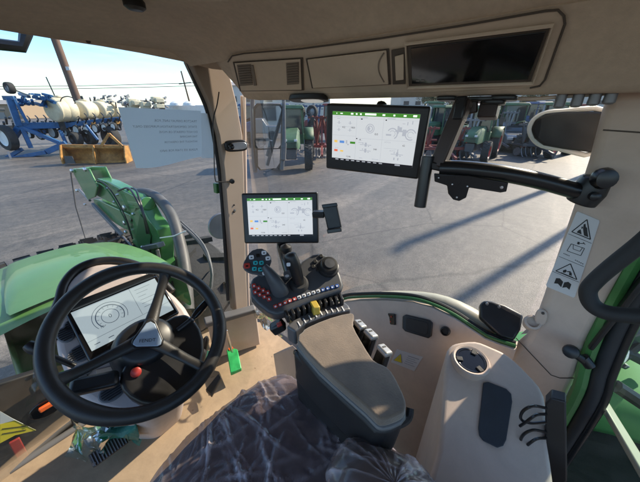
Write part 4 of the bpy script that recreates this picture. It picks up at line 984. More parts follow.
# hydraulic/valve bits right of the column
bm = B()
for (x, y, r, z) in ((195, 345, .022, -.95), (201, 352, .026, -1.0), (193, 333, .016, -.9), (206, 340, .014, -.95)):
    lathe(bm, [(r, -.05), (r, 0), (r*.7, .012), (r*.4, .02)], P(x, y, Z=z), nrm(.2, -.2, 1), 14)
tube(bm, smoothpath([P(188, 325, Z=-.88), P(196, 338, Z=-.95), P(200, 365, Z=-1.1), P(190, 390, Z=-1.2)], 5), .012, 8)
obj('steering_valve', bm, M['black'], D)
bm = B(); beam(bm, P(190, 330, Z=-.9), P(197, 336, Z=-.92), .012, .012); obj('valve_fitting', bm, M['silver'], D)
# accelerator pedal with green tag
AP = thing('accelerator_pedal', P(226, 385, Z=FZ+.05), 'black accelerator pedal on the floor beside the green tag', 'pedal')
bm = B(); prism(bm, [P(206, 392, Z=FZ+.05), P(219, 376, Z=FZ+.09), P(222, 380, Z=FZ+.09), P(212, 398, Z=FZ+.05)], V((0, 0, .02))); obj('pedal_pad', bm, M['black'], AP, bevel=.004)
bm = B(); beam(bm, P(226, 330, Z=-1.0), P(232, 352, Z=-1.18), .014, .01); obj('pedal_lever', bm, M['silver'], AP, bevel=.002)
bm = B(); prism(bm, [P(227, 353, Z=-1.22), P(234, 351, Z=-1.22), P(238, 352, Z=-1.22), P(242, 371, Z=-1.235), P(231, 376, Z=-1.235)], V((0, 0, .022))); o = obj('tag', bm, M['btn_teal'] if False else mat('green_tag', (.04, .42, .12), .35, nscale=20, nvar=.3), None, bevel=.004); tag(o, 'small bright green plastic tag lying on the floor by the pedal', 'tag')
bm = B(); beam(bm, P(229, 350, Z=-1.20), P(233, 348, Z=-1.20), .02, .01); obj('tag_tip', bm, M['oranget'], o)
# grey-topped beige box ledge at foot of the front pillar
bx = [P(205, 322, Z=-1.06), P(255, 305, Z=-1.06), P(252, 301, Z=-1.06), P(206, 313.5, Z=-1.06)]
bm = B(); prism(bm, [P(206, 318, Z=-1.02), P(255, 305.5, Z=-1.02), P(256, 310, Z=-1.02), P(207, 323, Z=-1.02)], V((0, 0, -.26))); hb = obj('heater_box', bm, M['trim2'], T, bevel=.006)
bm = B(); prism(bm, [P(203, 317, Z=-1.005), P(254, 304, Z=-1.005), P(256, 309, Z=-1.005), P(205, 324, Z=-1.005)], V((0, 0, -.03))); obj('box_cap', bm, M['mgrey'], hb, bevel=.008, seg=3)
crumple('plastic_film', ((256, 306), (276, 318), (285, 335), (258, 324)), (-1.0, -.95, -1.0, -1.05), M['cwrap'], .04, 21, 'clear crumpled wrap on the floor below the control console', 'plastic film')

# ------------------------------------------------------------------ armrest console
A = thing('armrest', (.42, .25, FZ), 'driver armrest console with brown suede pad, side levers and coloured keys', 'armrest')
ZA = -.5
pad_px = [(297, 340), (302, 331), (308, 326), (330, 317), (351, 312), (354, 316), (353, 325), (361, 340), (373, 359), (382, 364), (391, 370), (400, 386), (406, 400), (406, 408), (402, 413), (392, 417.5), (383, 419.5), (377, 417), (366, 406), (346, 389), (320, 366)]
padp = [P(x, y, Z=ZA) for x, y in pad_px]
bm = B(); prism(bm, [p-V((0, 0, .022)) for p in smoothpath(padp, 2, closed=True)], V((0, 0, .022)), scale=.985); obj('arm_pad', bm, M['suede'], A, bevel=.010, seg=4)
rimp = offset_poly([p-V((0, 0, .014)) for p in padp], 1.03)
bm = B(); prism(bm, [p+V((0, 0, -.020)) for p in rimp], V((0, 0, .012))); obj('grey_edge', bm, M['mgrey'], A, bevel=.006, seg=3)
rimb = offset_poly([p-V((0, 0, .036)) for p in padp], 1.01)
bm = B(); prism(bm, rimb, V((-.005, .01, -.10))); obj('arm_base', bm, M['dbox'], A, bevel=.01, seg=3)
# dark housing under the armrest, left face seen
hbx = [P(292, 352, Z=-.545), P(345, 398, Z=-.545), P(382, 428, Z=-.545), P(398, 412, Z=-.545), P(372, 372, Z=-.545), P(345, 335, Z=-.545), P(310, 335, Z=-.545)]
bm = B(); prism(bm, hbx, V((.01, .0, -.62)), scale=.92); obj('console_housing', bm, M['dbox'], A, bevel=.012, seg=3)
bm = B(); prism(bm, [P(272, 352, Z=-.95), P(292, 342, Z=-.80), P(300, 350, Z=-.80), P(298, 385, Z=-.95), P(282, 372, Z=-1.0)], V((.02, .01, -.3))); obj('housing_foot', bm, M['trim2'], A, bevel=.02, seg=3)
bm = B(); lathe(bm, [(.008, 0), (.009, .004), (.006, .007)], P(297, 352.5, Z=-.555), nrm(-.8, -.2, .4), 14); obj('housing_knob', bm, M['gloss'], A)
bm = B(); tube(bm, smoothpath([P(389, 424, Z=-.55), P(400, 424, Z=-.55), P(408, 418, Z=-.55), P(410, 408, Z=-.54)], 4), .008, 8); obj('tilt_lever', bm, M['black'], A)
# front number strip
bm = B(); strp = [P(x, y, Z=ZA+.002) for x, y in ((286, 326), (296, 317), (318, 307), (344, 301), (349, 305), (351, 309), (328, 314), (306, 322), (295, 331))]
prism(bm, [p-V((0, 0, .05)) for p in strp], V((0, 0, .05))); stp = obj('front_strip', bm, mat('strip_grey', (.10, .10, .105), .4), A, bevel=.006, seg=3)
bm = B()
for k in range(9):
    t = k/8; x = 299+t*44; y = 323.5-t*15+3.5*math.sin(t*PI)*-1; a = P(x-1.2, y-2, Z=ZA+.0035); b = P(x+1.4, y+2.5, Z=ZA+.0035); beam(bm, a, b, .003, .001)
obj('strip_mark', bm, M['btn_white'], stp, smooth=False)
# ribbed keys between strip and button panel
bm = B()
for k in range(11):
    t = k/10; x = 287+t*54; y = 316.5-t*17-2.5*math.sin(t*PI); a = P(x-1.5, y-3.5, Z=ZA+.012); b = P(x+1.5, y+3, Z=ZA+.012); beam(bm, a, b, .0085, .022)
obj('rocker_keys', bm, M['black'], A, bevel=.002)
bm = B(); a = P(313, 304.5, Z=ZA+.014); b = P(317, 311.5, Z=ZA+.014); beam(bm, a, b, .019, .026); obj('yellow_key', bm, mat('ochre', (.5, .36, .06), .4), A, bevel=.003)
bm = B(); beam(bm, P(272, 330, Z=-.56), P(284, 323, Z=-.54), .03, .03); o = obj('lock_lever', bm, M['black'], A, bevel=.006)
bm = B(); beam(bm, P(277, 325.5, Z=-.53), P(282, 323, Z=-.525), .012, .008); obj('lever_mark', bm, M['btn_red'], o, bevel=.002)
# three grey side levers
LVG = mat('lever_grey', (.36, .35, .33), .32, metal=.4)
for (x, y) in ((360, 324.5), (371, 334), (384.5, 350)):
    la = nrm(.36, .93, 0); lb_ = nrm(.93, -.36, 0); up_ = nrm(.25, -.1, 1); la = (la-up_*la.dot(up_)).normalized(); lb_ = up_.cross(la)
    c = P(x, y, Z=ZA-.012)
    bm = B(); box(bm, c-up_*.042, (.022, .034, .075), (lb_, la, up_), taper=(.85, .9)); lv = obj('side_lever', bm, M['blackm'], A, bevel=.004)
    bm = B(); box(bm, c-up_*.022-lb_*.010, (.006, .030, .040), (lb_, la, up_)); obj('lever_plate', bm, M['silver'], lv, bevel=.002)
    bm = B(); box(bm, c-up_*.0, (.026, .036, .012), (lb_, la, up_), taper=(.85, .9)); obj('lever_cap', bm, LVG, lv, bevel=.004, seg=3)
    bm = B(); box(bm, c+up_*.0065+la*.004, (.010, .004, .001), (lb_, la, up_)); obj('lever_slot', bm, M['ink'], lv)
# control panel
CN = nrm(-.28, -.42, .86); cpl = (P(300, 285, Z=-.445), CN)
def KP(x, y, o=0): return P(x, y, pl=(cpl[0]+CN*o, CN))
pan = [(250, 284), (251, 296), (258, 304), (268, 312), (277, 315), (291, 311), (308, 303), (326, 296), (342, 291), (344, 285), (341, 275), (336, 264), (329, 256), (321, 253), (313, 254), (302, 261), (296, 270), (288, 276), (272, 272), (262, 272), (252, 278)]
bm = B(); prism(bm, [KP(x, y) for x, y in pan], -CN*.045); pn_ = obj('control_panel', bm, M['dgrey'], A, bevel=.008, seg=4)
bm = B(); prism(bm, [KP(x, y, -.047) for x, y in ((276, 300), (320, 280), (340, 290), (330, 320), (300, 330))], -CN*.06); obj('panel_mount', bm, M['black'], A, bevel=.01)
# button row
cols = ['btn_red']*5+['btn_white']*5+['btn_blue']*4
for k, cn_ in enumerate(cols):
    t = k/13; x = 275.5+t*61.5; y = 306.5-t*20.5-3.0*math.sin(t*PI)*.4
    u = (KP(x+2, y-.7)-KP(x, y)).normalized(); v = CN.cross(u)
    bm = B(); prism(bm, oval(KP(x, y), u, v, .0052, .0048, 12, 5), CN*.003); bt = obj('key', bm, M[cn_], pn_, bevel=.0008)
    bm = B(); prism(bm, oval(KP(x, y, .0032), u, v, .0026, .0024, 8, 3), CN*.0004); obj('key_symbol', bm, M['ink'] if cn_ == 'btn_white' else M['btn_white'], bt, smooth=False)
k = 0
for r_ in range(2):
    for c_ in range(4):
        x = 254+c_*4.6+r_*1.2; y = 286+c_*2.3+r_*6.2
        u = nrm(.9, -.4, 0); u = (u-CN*u.dot(CN)).normalized(); v = CN.cross(u)
        bm = B(); prism(bm, oval(KP(x, y), u, v, .0056, .0064, 12, 5), CN*.0035); bt = obj('key', bm, M['btn_red'], pn_, bevel=.0008)
        bm = B(); prism(bm, oval(KP(x, y, .0037), u, v, .0022, .0026, 8, 3), CN*.0004); obj('key_symbol', bm, M['btn_white'], bt, smooth=False)
# left drive lever: leaning palm rest with button head
j0 = KP(284, 294); j1 = KP(268, 268, .05)
bm = B(); tube(bm, smoothpath([KP(281, 293, .0), KP(277, 285, .02), KP(270, 274, .04), KP(264, 266, .052)], 4), [.026, .027, .027, .026, .024, .023, .022, .020, .018, .016, .014, .012, .011], 14, flat=.75); jl = obj('drive_lever', bm, M['dgrey'], A)
hn_ = nrm(-.45, -.55, .70); hp_ = (P(258, 262, Z=-.375), hn_)
def HP(x, y, o=0): return P(x, y, pl=(hp_[0]+hn_*o, hn_))
hd_ = [(242, 267), (246, 257), (252, 250), (262, 248), (269, 253), (272, 261), (268, 270), (264, 277), (256, 275), (248, 273)]
bm = B(); prism(bm, smoothpath([HP(x, y) for x, y in hd_], 2, closed=True), -hn_*.022, scale=.85); obj('lever_head', bm, M['dgrey'], jl, bevel=.004, seg=3)
for (x, y, m_, a_) in ((251.5, 257.5, 'btn_white', .0065), (264, 253, 'btn_white', .0065), (268, 258.5, 'btn_white', .0065), (247, 266, 'btn_red', .0085), (255.5, 263, 'btn_teal', .0062), (261.5, 263, 'btn_teal', .0062), (254.5, 269, 'btn_teal', .0062), (260.5, 269.5, 'btn_teal', .0062), (264.5, 273.5, 'btn_white', .0055), (258, 256, 'gloss', .006)):
    u, v, _n = frame(hn_); bm = B(); prism(bm, oval(HP(x, y), u, v, a_, a_*.9, 12, 4), hn_*.004); bt = obj('key', bm, M[m_], jl, bevel=.001)
    if m_ != 'gloss':
        bm = B(); prism(bm, oval(HP(x, y, .0042), u, v, a_*.4, a_*.25, 8, 3), hn_*.0004); obj('key_symbol', bm, M['ink'] if m_ == 'btn_white' else M['gloss'], bt, smooth=False)
# black cross-gate joystick
bm = B(); tube(bm, smoothpath([KP(299, 283, 0), KP(298, 278, .02), KP(295, 268, .05), KP(291, 258, .075), KP(289, 253, .085)], 4), [.022, .019, .017, .016, .0155, .0155, .016, .0165, .017, .018, .0185, .018, .0175, .017, .016, .013, .007], 16); js = obj('joystick', bm, M['black'], A)
bm = B(); lathe(bm, [(.028, 0), (.026, .006), (.02, .012)], KP(299, 284), CN, 24); obj('joystick_boot', bm, M['rubber'], js)
bm = B(); p = P(289.5, 264, Z=-.375); u, v, n = frame(nrm(-.6, -.6, .5)); prism(bm, oval(KP(288.5, 264.5, .082), u, v, .005, .005, 12, 4), n*.004); o = obj('key', bm, M['btn_white'], js, bevel=.001)
bm = B(); prism(bm, [KP(283, 274, .002), KP(291, 272, .002), KP(292, 278, .002), KP(285, 281, .002)], CN*.016); o = obj('thumb_switch', bm, M['vent'], pn_, bevel=.003)
bm = B(); prism(bm, oval(KP(287, 276, .019), *frame(CN)[:2], .006, .004, 12), CN*.001); obj('key_symbol', bm, M['btn_white'], o)
# rotary dial
dc = KP(328, 268)
bm = B(); lathe(bm, [(.032, 0), (.031, .008), (.026, .010), (.0255, .022), (.023, .026), (.016, .027), (.0, .0265)], dc, CN, 32, cap=False); dl = obj('rotary_dial', bm, M['black'], pn_)
bm = B(); lathe(bm, [(.0155, .027), (.015, .029), (.0, .0295)], dc, CN, 28, cap=False); obj('dial_cap', bm, M['dgrey'], dl)
for (x, y) in ((315, 262), (321, 256.5), (318, 270), (313, 267)):
    bm = B(); prism(bm, oval(KP(x, y), *frame(CN)[:2], .006, .006, 14, 3), CN*.005); obj('key', bm, M['black'], pn_, bevel=.001)

# ------------------------------------------------------------------ monitors
def monitor(name, c, u, v, w_, h_, label, bez=(.10, .10, .10, .17)):
    c = V(c); u = V(u).normalized(); v = V(v); v = (v-u*v.dot(u)).normalized(); n = u.cross(v)
    r = thing(name, c-v*h_/2, label, 'monitor')
    bm = B(); box(bm, c-n*.017, (w_, h_, .034), (u, v, n)); obj('casing', bm, M['black'], r, bevel=.006, seg=3)
    l, rt, tp, bt = bez
    x0, x1, y0, y1 = -w_/2+w_*l*.75, w_/2-w_*rt*.75, -h_/2+h_*bt, h_/2-h_*tp
    def Q(a, b, o=0): return c+u*(x0+(x1-x0)*a)+v*(y0+(y1-y0)*b)+n*o
    bm = B(); prism(bm, [Q(0, 0, .0005), Q(1, 0, .0005), Q(1, 1, .0005), Q(0, 1, .0005)], n*.0008); sc = obj('screen', bm, SCR, r, smooth=False)
    def rects(lst, nm, m, o=.0016):
        bm = B()
        for (a, b, a2, b2) in lst: quads(bm, [Q(a, b, o), Q(a2, b, o), Q(a2, b2, o), Q(a, b2, o)], [(0, 1, 2, 3)])
        return obj(nm, bm, m, sc, smooth=False, recalc=False)
    rects([(0, .93, 1, 1)], 'title_bar', SGREEN); rects([(0, 0, 1, .045)], 'footer_bar', SDARK)
    rr_ = random.Random(2)
    rects([(.05, .955, .06, .975), (.10, .955, .13, .975), (.23, .95, .26, .98), (.29, .95, .31, .98), (.34, .95, .36, .98), (.40, .95, .53, .985), (.60, .95, .63, .98), (.72, .95, .74, .98), (.83, .95, .86, .98), (.93, .95, .97, .985)], 'bar_icons', SWHITE, .0022)
    rects([(.05+.07*k, .012, .09+.07*k, .032) for k in range(9)]+[(.80, .01, .86, .036)], 'footer_icons', SGREY, .0022)
    # tile borders
    L2 = []
    for a in (.305, .62): L2.append((a-.0012, .05, a+.0012, .925))
    for b in (.50,): L2.append((.62, b-.002, 1, b+.002)); L2.append((.305, b-.002, .62, b+.002)); L2.append((0, b+.03, .305, b+.034))
    for b in (.885,): L2.append((0, b-.001, 1, b+.002))
    rects(L2, 'tile_borders', SGREY)
    # schematic drawings
    bm = B()
    asp = (x1-x0)/(y1-y0)
    def ring_(a, b, r, th, a0=0, a1=360, nn=24):
        for k in range(nn):
            t0 = math.radians(a0+(a1-a0)*k/nn); t1 = math.radians(a0+(a1-a0)*(k+1)/nn)
            pts = [Q(a+math.cos(t)*q, b+math.sin(t)*q*asp, .002) for t, q in ((t0, r), (t1, r), (t1, r-th), (t0, r-th))]
            quads(bm, pts, [(0, 1, 2, 3)])
    ring_(.47, .70, .052, .008); ring_(.47, .70, .034, .010); ring_(.455, .70, .018, .016)
    ring_(.73, .63, .062, .012, -60, 150); ring_(.93, .63, .060, .012, 20, 300); ring_(.73, .63, .035, .006, -60, 150); ring_(.93, .63, .034, .006, 20, 300)
    def bl(a, b, a2, b2): quads(bm, [Q(a, b, .002), Q(a2, b, .002), Q(a2, b2, .002), Q(a, b2, .002)], [(0, 1, 2, 3)])
    bl(.76, .67, .90, .70); bl(.78, .70, .83, .76); bl(.84, .60, .88, .72); bl(.66, .59, .72, .62); bl(.83, .82, .86, .83); bl(.88, .80, .89, .86); bl(.93, .82, .94, .88); bl(.78, .64, .80, .78)
    for (a, b) in ((.08, .62), (.22, .62), (.08, .76), (.22, .76)): bl(a, b, a+.012, b+.06); bl(a-.02, b+.02, a+.03, b+.028)
    for (a, b) in ((.42, .34), (.42, .22), (.80, .20)): bl(a, b, a+.025, b+.08); bl(a-.06, b+.03, a+.08, b+.042); bl(a-.03, b+.055, a-.015, b+.075); bl(a+.04, b+.0, a+.055, b+.02)
    bl(.775, .12, .79, .17); bl(.82, .12, .835, .17); bl(.81, .28, .82, .34); bl(.34, .41, .40, .42); bl(.06, .71, .26, .715); bl(.06, .86, .10, .87); bl(.65, .34, .8, .345); bl(.36, .90, .44, .908); bl(.66, .90, .74, .908); bl(.36, .09, .40, .10); bl(.52, .09, .60, .10)
    obj('schematic', bm, SGREY, sc, smooth=False, recalc=False)
    for (a, b, tx, sz) in ((.04, .905, 'DRIVE', .7), (.13, .70, '4.2', .9), (.235, .70, '1850', .8), (.345, .905, 'ENGINE', .7), (.53, .60, '0.0', .9), (.66, .905, 'VEHICLE', .7), (.34, .46, 'PTO', .7), (.53, .30, '540', .8), (.65, .46, 'HITCH', .7), (.86, .42, '62', .8), (.04, .27, 'km/h', .7), (.19, .10, '12:46', .8), (.72, .30, 'AUTO', .7)):
        text(tx, Q(a, b, .0022), u, v, .0085*sz, SDARK if sz > .75 else SGREY, sc, align='LEFT')
    rects([(.03, .38, .07, .43)], 'yellow_icon', SYEL); rects([(.10, .375, .16, .425)], 'blue_icon', SBLU); rects([(.235, .375, .30, .42)], 'green_icon', SGREEN); rects([(.03, .19, .075, .235)], 'red_icon', SRED); rects([(.11, .19, .15, .225)], 'orange_icon', SYEL)
    rects([(.18, .37, .20, .44), (.20, .34, .22, .37)], 'cross_icon', SGREY, .0021)
    rects([(.355, .865, .375, .885), (.64, .865, .655, .885), (.31, .48, .325, .50), (.355, .46, .365, .485)], 'corner_marks', SDARK, .0024)
    return r, c, u, v, n
SCR = emit('screen_white', (.56, .58, .60), .42); SGREEN = emit('screen_green', (.05, .22, .02), .4); SGREY = emit('screen_grey', (.36, .38, .42), .45)
SDARK = emit('screen_dark', (.02, .02, .03), .1); SWHITE = emit('screen_bright', (.8, .9, .8), .5); SYEL = emit('screen_yellow', (.7, .45, .1), .45); SBLU = emit('screen_blue', (.1, .25, .6), .4); SRED = emit('screen_red', (.7, .12, .05), .4)
r1, c1, u1, v1, n1 = monitor('monitor', (.759, .422, -.09), (.244, -.969, -.027), (-.061, -.043, .997), .29, .19, 'larger black monitor hanging from the roof console with a white status screen')
bm = B(); tube(bm, [c1-n1*.034+v1*.05, c1-n1*.08+v1*.09], .016, 10); obj('rear_mount', bm, M['blackm'], r1)
r2, c2, u2, v2, n2 = monitor('monitor', (.631, .692, -.355), (.586, -.809, .033), (.201, .185, .962), .27, .18, 'lower monitor on its stalk above the coloured armrest buttons', (.10, .10, .10, .15))
bm = B(); tube(bm, smoothpath([c2-v2*.06-n2*.03, c2-v2*.11-n2*.02, P(287, 262, d=.93), P(292, 278, d=.88)], 4), .019, 12); obj('stalk', bm, M['blackm'], r2)
bm = B(); beam(bm, P(313, 214, d=.90), P(325, 214, d=.89), .028, .02); obj('side_bracket', bm, M['black'], r2, bevel=.004)
PH = thing('phone_cradle', P(331, 230, d=.88), 'empty black phone cradle clipped to right edge of the lower monitor', 'phone holder')
pcn = nrm(-.8, -.5, .25)
pcl = (P(331, 217, d=.87), pcn)
bm = B(); prism(bm, [P(x, y, pl=pcl) for x, y in ((322, 206), (337, 204), (342, 229), (328, 231.5))], -pcn*.016); obj('cradle', bm, M['black'], PH, bevel=.004)
bm = B(); prism(bm, [P(x, y, pl=pcl) for x, y in ((322, 204.5), (337, 202.5), (338, 206), (323, 208))], pcn*.016); obj('cradle_lip', bm, M['blackm'], PH, bevel=.002); bm = B(); prism(bm, [P(x, y, pl=pcl) for x, y in ((327, 229), (341.5, 227), (342, 231), (328, 233))], pcn*.016); obj('cradle_lip', bm, M['blackm'], PH, bevel=.002)
# monitor ball joint near gearshift
bm = B(); lathe(bm, [(.0, -.02), (.018, -.01), (.02, 0), (.018, .01), (0, .02)], P(286, 249, d=.93), zz, 16, cap=False); obj('ball_joint', bm, M['black'], r2)

# ------------------------------------------------------------------ paper notice on the windscreen
pu_ = nrm(.99, -.135, -.047); pv_ = V((.038, -.074, .997)); pv_ = (pv_-pu_*pv_.dot(pu_)).normalized(); ppn = pu_.cross(pv_)
ppc = V((.555, 1.262, -.117))
rows = []
A_, B_, C_, D_ = (118, 107), (201, 111), (201.5, 159), (135, 167)
ppl = (ppc, ppn)
for j in range(11):
    t = j/10; row = []
    for i in range(17):
        s = i/16; x = (A_[0]*(1-s)+B_[0]*s)*(1-t)+(D_[0]*(1-s)+C_[0]*s)*t; y = (A_[1]*(1-s)+B_[1]*s)*(1-t)+(D_[1]*(1-s)+C_[1]*s)*t
        y += t*2.5*math.sin(s*PI*1.5)
        row.append(P(x, y, pl=ppl)+ppn*(.006*math.sin(s*6+t*2)+.012*t*t*(1-s)))
    rows.append(row)
bm = B(); grid(bm, rows); pap = obj('paper_notice', bm, M['paper'], None); tag(pap, 'white paper notice taped to the windscreen, faint text showing through in reverse', 'paper')
def PQ(x, y): return P(x, y, pl=(ppc+ppn*.016, ppn))
for (txt, xr, y, s_) in (('TRACTOR DISPLAY UNIT, FOR', 197, 121.5, .0105), ('STATIC DEMONSTRATION PURPOSES ONLY', 197, 127, .0105), ('DO NOT OPERATE OR MOVE', 197.5, 132, .0100), ('THIS MACHINE', 197.5, 136.5, .0095), ('WITHOUT THE OPERATOR', 197.5, 141.5, .0095), ('PLEASE SEE STAFF FOR INFO', 197.5, 149.5, .0105)):
    text(txt, PQ(xr, y), pu_, pv_, s_*1.15, M['print_'], pap, mirror=True, align='LEFT')
bm = B(); p0, p1 = P(196, 109, pl=ppl)+ppn*.008, P(212, 112, pl=ppl)+ppn*.008
prism(bm, [P(201, 113, pl=ppl), P(213, 114, pl=ppl), P(214, 158, pl=ppl), P(201.5, 158, pl=ppl)], ppn*.0006); o = obj('paper_notice', bm, M['paper'], None); tag(o, 'narrow bluish sheet taped behind the right edge of the white paper notice', 'paper')

# ------------------------------------------------------------------ seat in plastic
SE = thing('driver_seat', (.153, .1, FZ), 'dark fabric driver seat still wrapped in crumpled clear plastic', 'seat')
def cushz(x, y):
    # rounded front edge, side bolsters
    cx = .09; hw = .31
    t = (x-cx)/hw
    z = -.735
    z += .03*min(1, abs(t))**3
    fr_t = max(0, (y-yfront(x)+.20)/.20)
    z -= .05*min(1.2, fr_t)**2.4
    return z
_yf = sorted([(q.x, q.y) for q in (P(x, y, Z=-.775) for x, y in ((120, 492), (150, 455), (180, 424), (208, 401), (230, 386), (248, 378.5), (266, 375), (284, 376), (297, 384)))])
def yfront(x):
    pts = _yf
    if x <= pts[0][0]: return pts[0][1]
    if x >= pts[-1][0]: return pts[-1][1]-.3*(x-pts[-1][0])
    for (xa, ya), (xb, yb) in zip(pts, pts[1:]):
        if xa <= x <= xb: return ya+(yb-ya)*(x-xa)/(xb-xa)
def cush(off, amp, nu, nv, sc, seed):
    rows = []
    for j in range(nv+1):
        row = []
        # side skirts
        for i in range(nu+1):
            s = -1+2*i/nu
            hw = .345*(1-.02*max(0, (j/nv-.8)/.2)**2)
            if abs(s) > .86:
                k = (abs(s)-.86)/.14; x = .066+math.copysign(hw*(.93+.07*math.sin(k*PI/2)), s); dz = -.16*k**1.6
            else: x = .066+hw*.93*s/.86; dz = 0
            fy = max(0, (j/nv-.93)/.07)
            y = -.45+(yfront(x)+.45)*j/nv
            z = cushz(x, y)+dz-fy**1.5*.10
            p = V((x, y-fy*.03, z+off))
            nv_ = V((noise.noise(p*sc+V((seed, 0, 0)))*.5, noise.noise(p*sc+V((0, seed, 0)))*.5, noise.noise(p*sc*1.1+V((0, 0, seed)))+.5*noise.noise(p*sc*2.6)))
            row.append(p+nv_*amp)
        rows.append(row)
    bm = B(); grid(bm, rows); return bm
obj('seat_cushion', cush(0, .010, 40, 50, 9, 3), M['fabric'], SE)
def creases(seed, n, x0, x1, y0, y1, foci):
    R1 = random.Random(seed); o = []
    for k in range(n):
        if R1.random() < .28:
            fx, fy, a0, a1 = R1.choice(foci); a = R1.uniform(a0, a1); st = R1.uniform(.02, .42); ln = R1.uniform(.06, .36)
        else:
            fx, fy = R1.uniform(x0, x1), R1.uniform(y0, y1); a = R1.gauss(math.radians(245), .75); st = 0; ln = R1.uniform(.03, .16)
        x, y = fx+math.cos(a)*st, fy+math.sin(a)*st; pts = [(x, y)]
        for j in range(5): a += R1.gauss(0, .12); x += math.cos(a)*ln/5; y += math.sin(a)*ln/5; pts.append((x, y))
        o.append((pts, R1.uniform(.0015, .0042), R1.uniform(.0015, .008)*(1 if R1.random() < .8 else -.8), min(p[0] for p in pts)-.02, max(p[0] for p in pts)+.02, min(p[1] for p in pts)-.02, max(p[1] for p in pts)+.02))
    return o
def crease_h(x, y, cs):
    h = 0
    for pts, wd, am, xa, xb, ya, yb in cs:
        if not (xa < x < xb and ya < y < yb): continue
        best = 9; tb = 0
        for i in range(5):
            ax, ay = pts[i]; bx, by = pts[i+1]; dx, dy = bx-ax, by-ay; t = max(0, min(1, ((x-ax)*dx+(y-ay)*dy)/(dx*dx+dy*dy)))
            d = (x-ax-t*dx)**2+(y-ay-t*dy)**2
            if d < best: best = d; tb = (i+t)/5
        if best < (wd*4)**2:
            h = h+am*math.exp(-best/(wd*wd))*math.sin(PI*min(1, max(0, tb*.94+.03)))
    return h
def wrapbm():
    bm = cush(.012, .006, 170, 230, 8, 11)
    cs = creases(5, 360, -.30, .42, -.1, .62, [(.36, .56, math.radians(185), math.radians(265)), (-.05, .62, math.radians(215), math.radians(320)), (.22, .64, math.radians(215), math.radians(300)), (.05, .45, math.radians(190), math.radians(330)), (.30, .35, math.radians(160), math.radians(280))])
    lay = bm.verts.layers.float.new('fold')
    for v in bm.verts:
        p = v.co; wv = noise.noise_vector(p*6)*.012; ch = crease_h(p.x+wv.x, p.y+wv.y, cs)
        v[lay] = min(.7, abs(ch)*65*(.6+.8*noise.noise(p*17)))
        v.co.z += ch + .010*noise.noise(V((p.x*7, p.y*5, 2)))+.002*noise.noise(p*26)
    return bm
obj('plastic_wrap', wrapbm(), M['wrap'], SE, angle=180)
bm = B(); box(bm, (.14, .02, -1.02), (.40, .70, .42)); obj('seat_base', bm, M['black'], SE, bevel=.03)
# seat belt buckle
bq = (P(327, 415, Z=-.72), nrm(-.85, -.3, .4))
bm = B(); prism(bm, [P(x, y, pl=bq) for x, y in ((320, 405), (332, 406), (332, 413), (329.5, 432), (326, 438), (322, 431), (321.5, 415))], bq[1]*.016); bk = obj('belt_buckle', bm, M['vent'], SE, bevel=.004)
bm = B(); tube(bm, [P(x, y, pl=bq)+bq[1]*.018 for x, y in ((321, 406.5), (331, 407.5), (331, 413), (321.5, 412.5))], .0028, 6, closed=True); obj('buckle_frame', bm, M['mgrey'], bk)
bm = B(); tube(bm, smoothpath([P(327, 434, Z=-.8), P(335, 440, Z=-.85), P(350, 436, Z=-.85), P(358, 446, Z=-.8)], 4), .016, 8, flat=.4); obj('belt_strap', bm, M['rubber'], SE)
# wrapped right bolster at lower middle
def bol(off, amp, n1_, n2_):
    rows = []
    c = P(392, 500, Z=-.60)
    for j in range(n2_+1):
        ph = PI*j/n2_*.62; row = []
        for i in range(n1_+1):
            th = 2*PI*i/n1_
            p = c+V((math.cos(th)*.082*math.sin(ph), math.sin(th)*.12*math.sin(ph), .075*math.cos(ph)-.03))
            p = c+(p-c)*(1+off)
            d = noise.noise(p*18)*amp+noise.noise(p*45+V((5, 1, 0)))*amp*.6
            row.append(p+(p-c).normalized()*d)
        rows.append(row)
    bm = B(); grid(bm, rows); return bm
obj('seat_bolster', bol(0, .004, 30, 16), mat('bolster_fabric', (.16, .125, .11), .9, nscale=20, nvar=.2), SE, recalc=True)
def bolw():
    bm = bol(.05, .008, 110, 60); lay = bm.verts.layers.float.new('fold'); c = P(392, 500, Z=-.60)
    for v in bm.verts:
        p = v.co; q = V((math.atan2(p.y-c.y, p.x-c.x)*3.5+noise.noise(p*9), p.z*4, 3.0)); h = max(0, 1-abs(noise.noise(q)*3))**5+.6*max(0, 1-abs(noise.noise(V((p.x*30+p.y*12, p.y*6, 5)))*3))**5
        v[lay] = min(.7, h*.5); v.co += (p-c).normalized()*h*.004
    return bm
obj('bolster_wrap', bolw(), M['wrap'], SE, angle=180)

# ================================================================== outside, far
def Q_(px, py, D):
    r = ray(px, py); return r*(D/r.dot(f0))
def gnd(px, D):
    p = Q_(px, 107, D); return V((p.x, p.y, GZ))
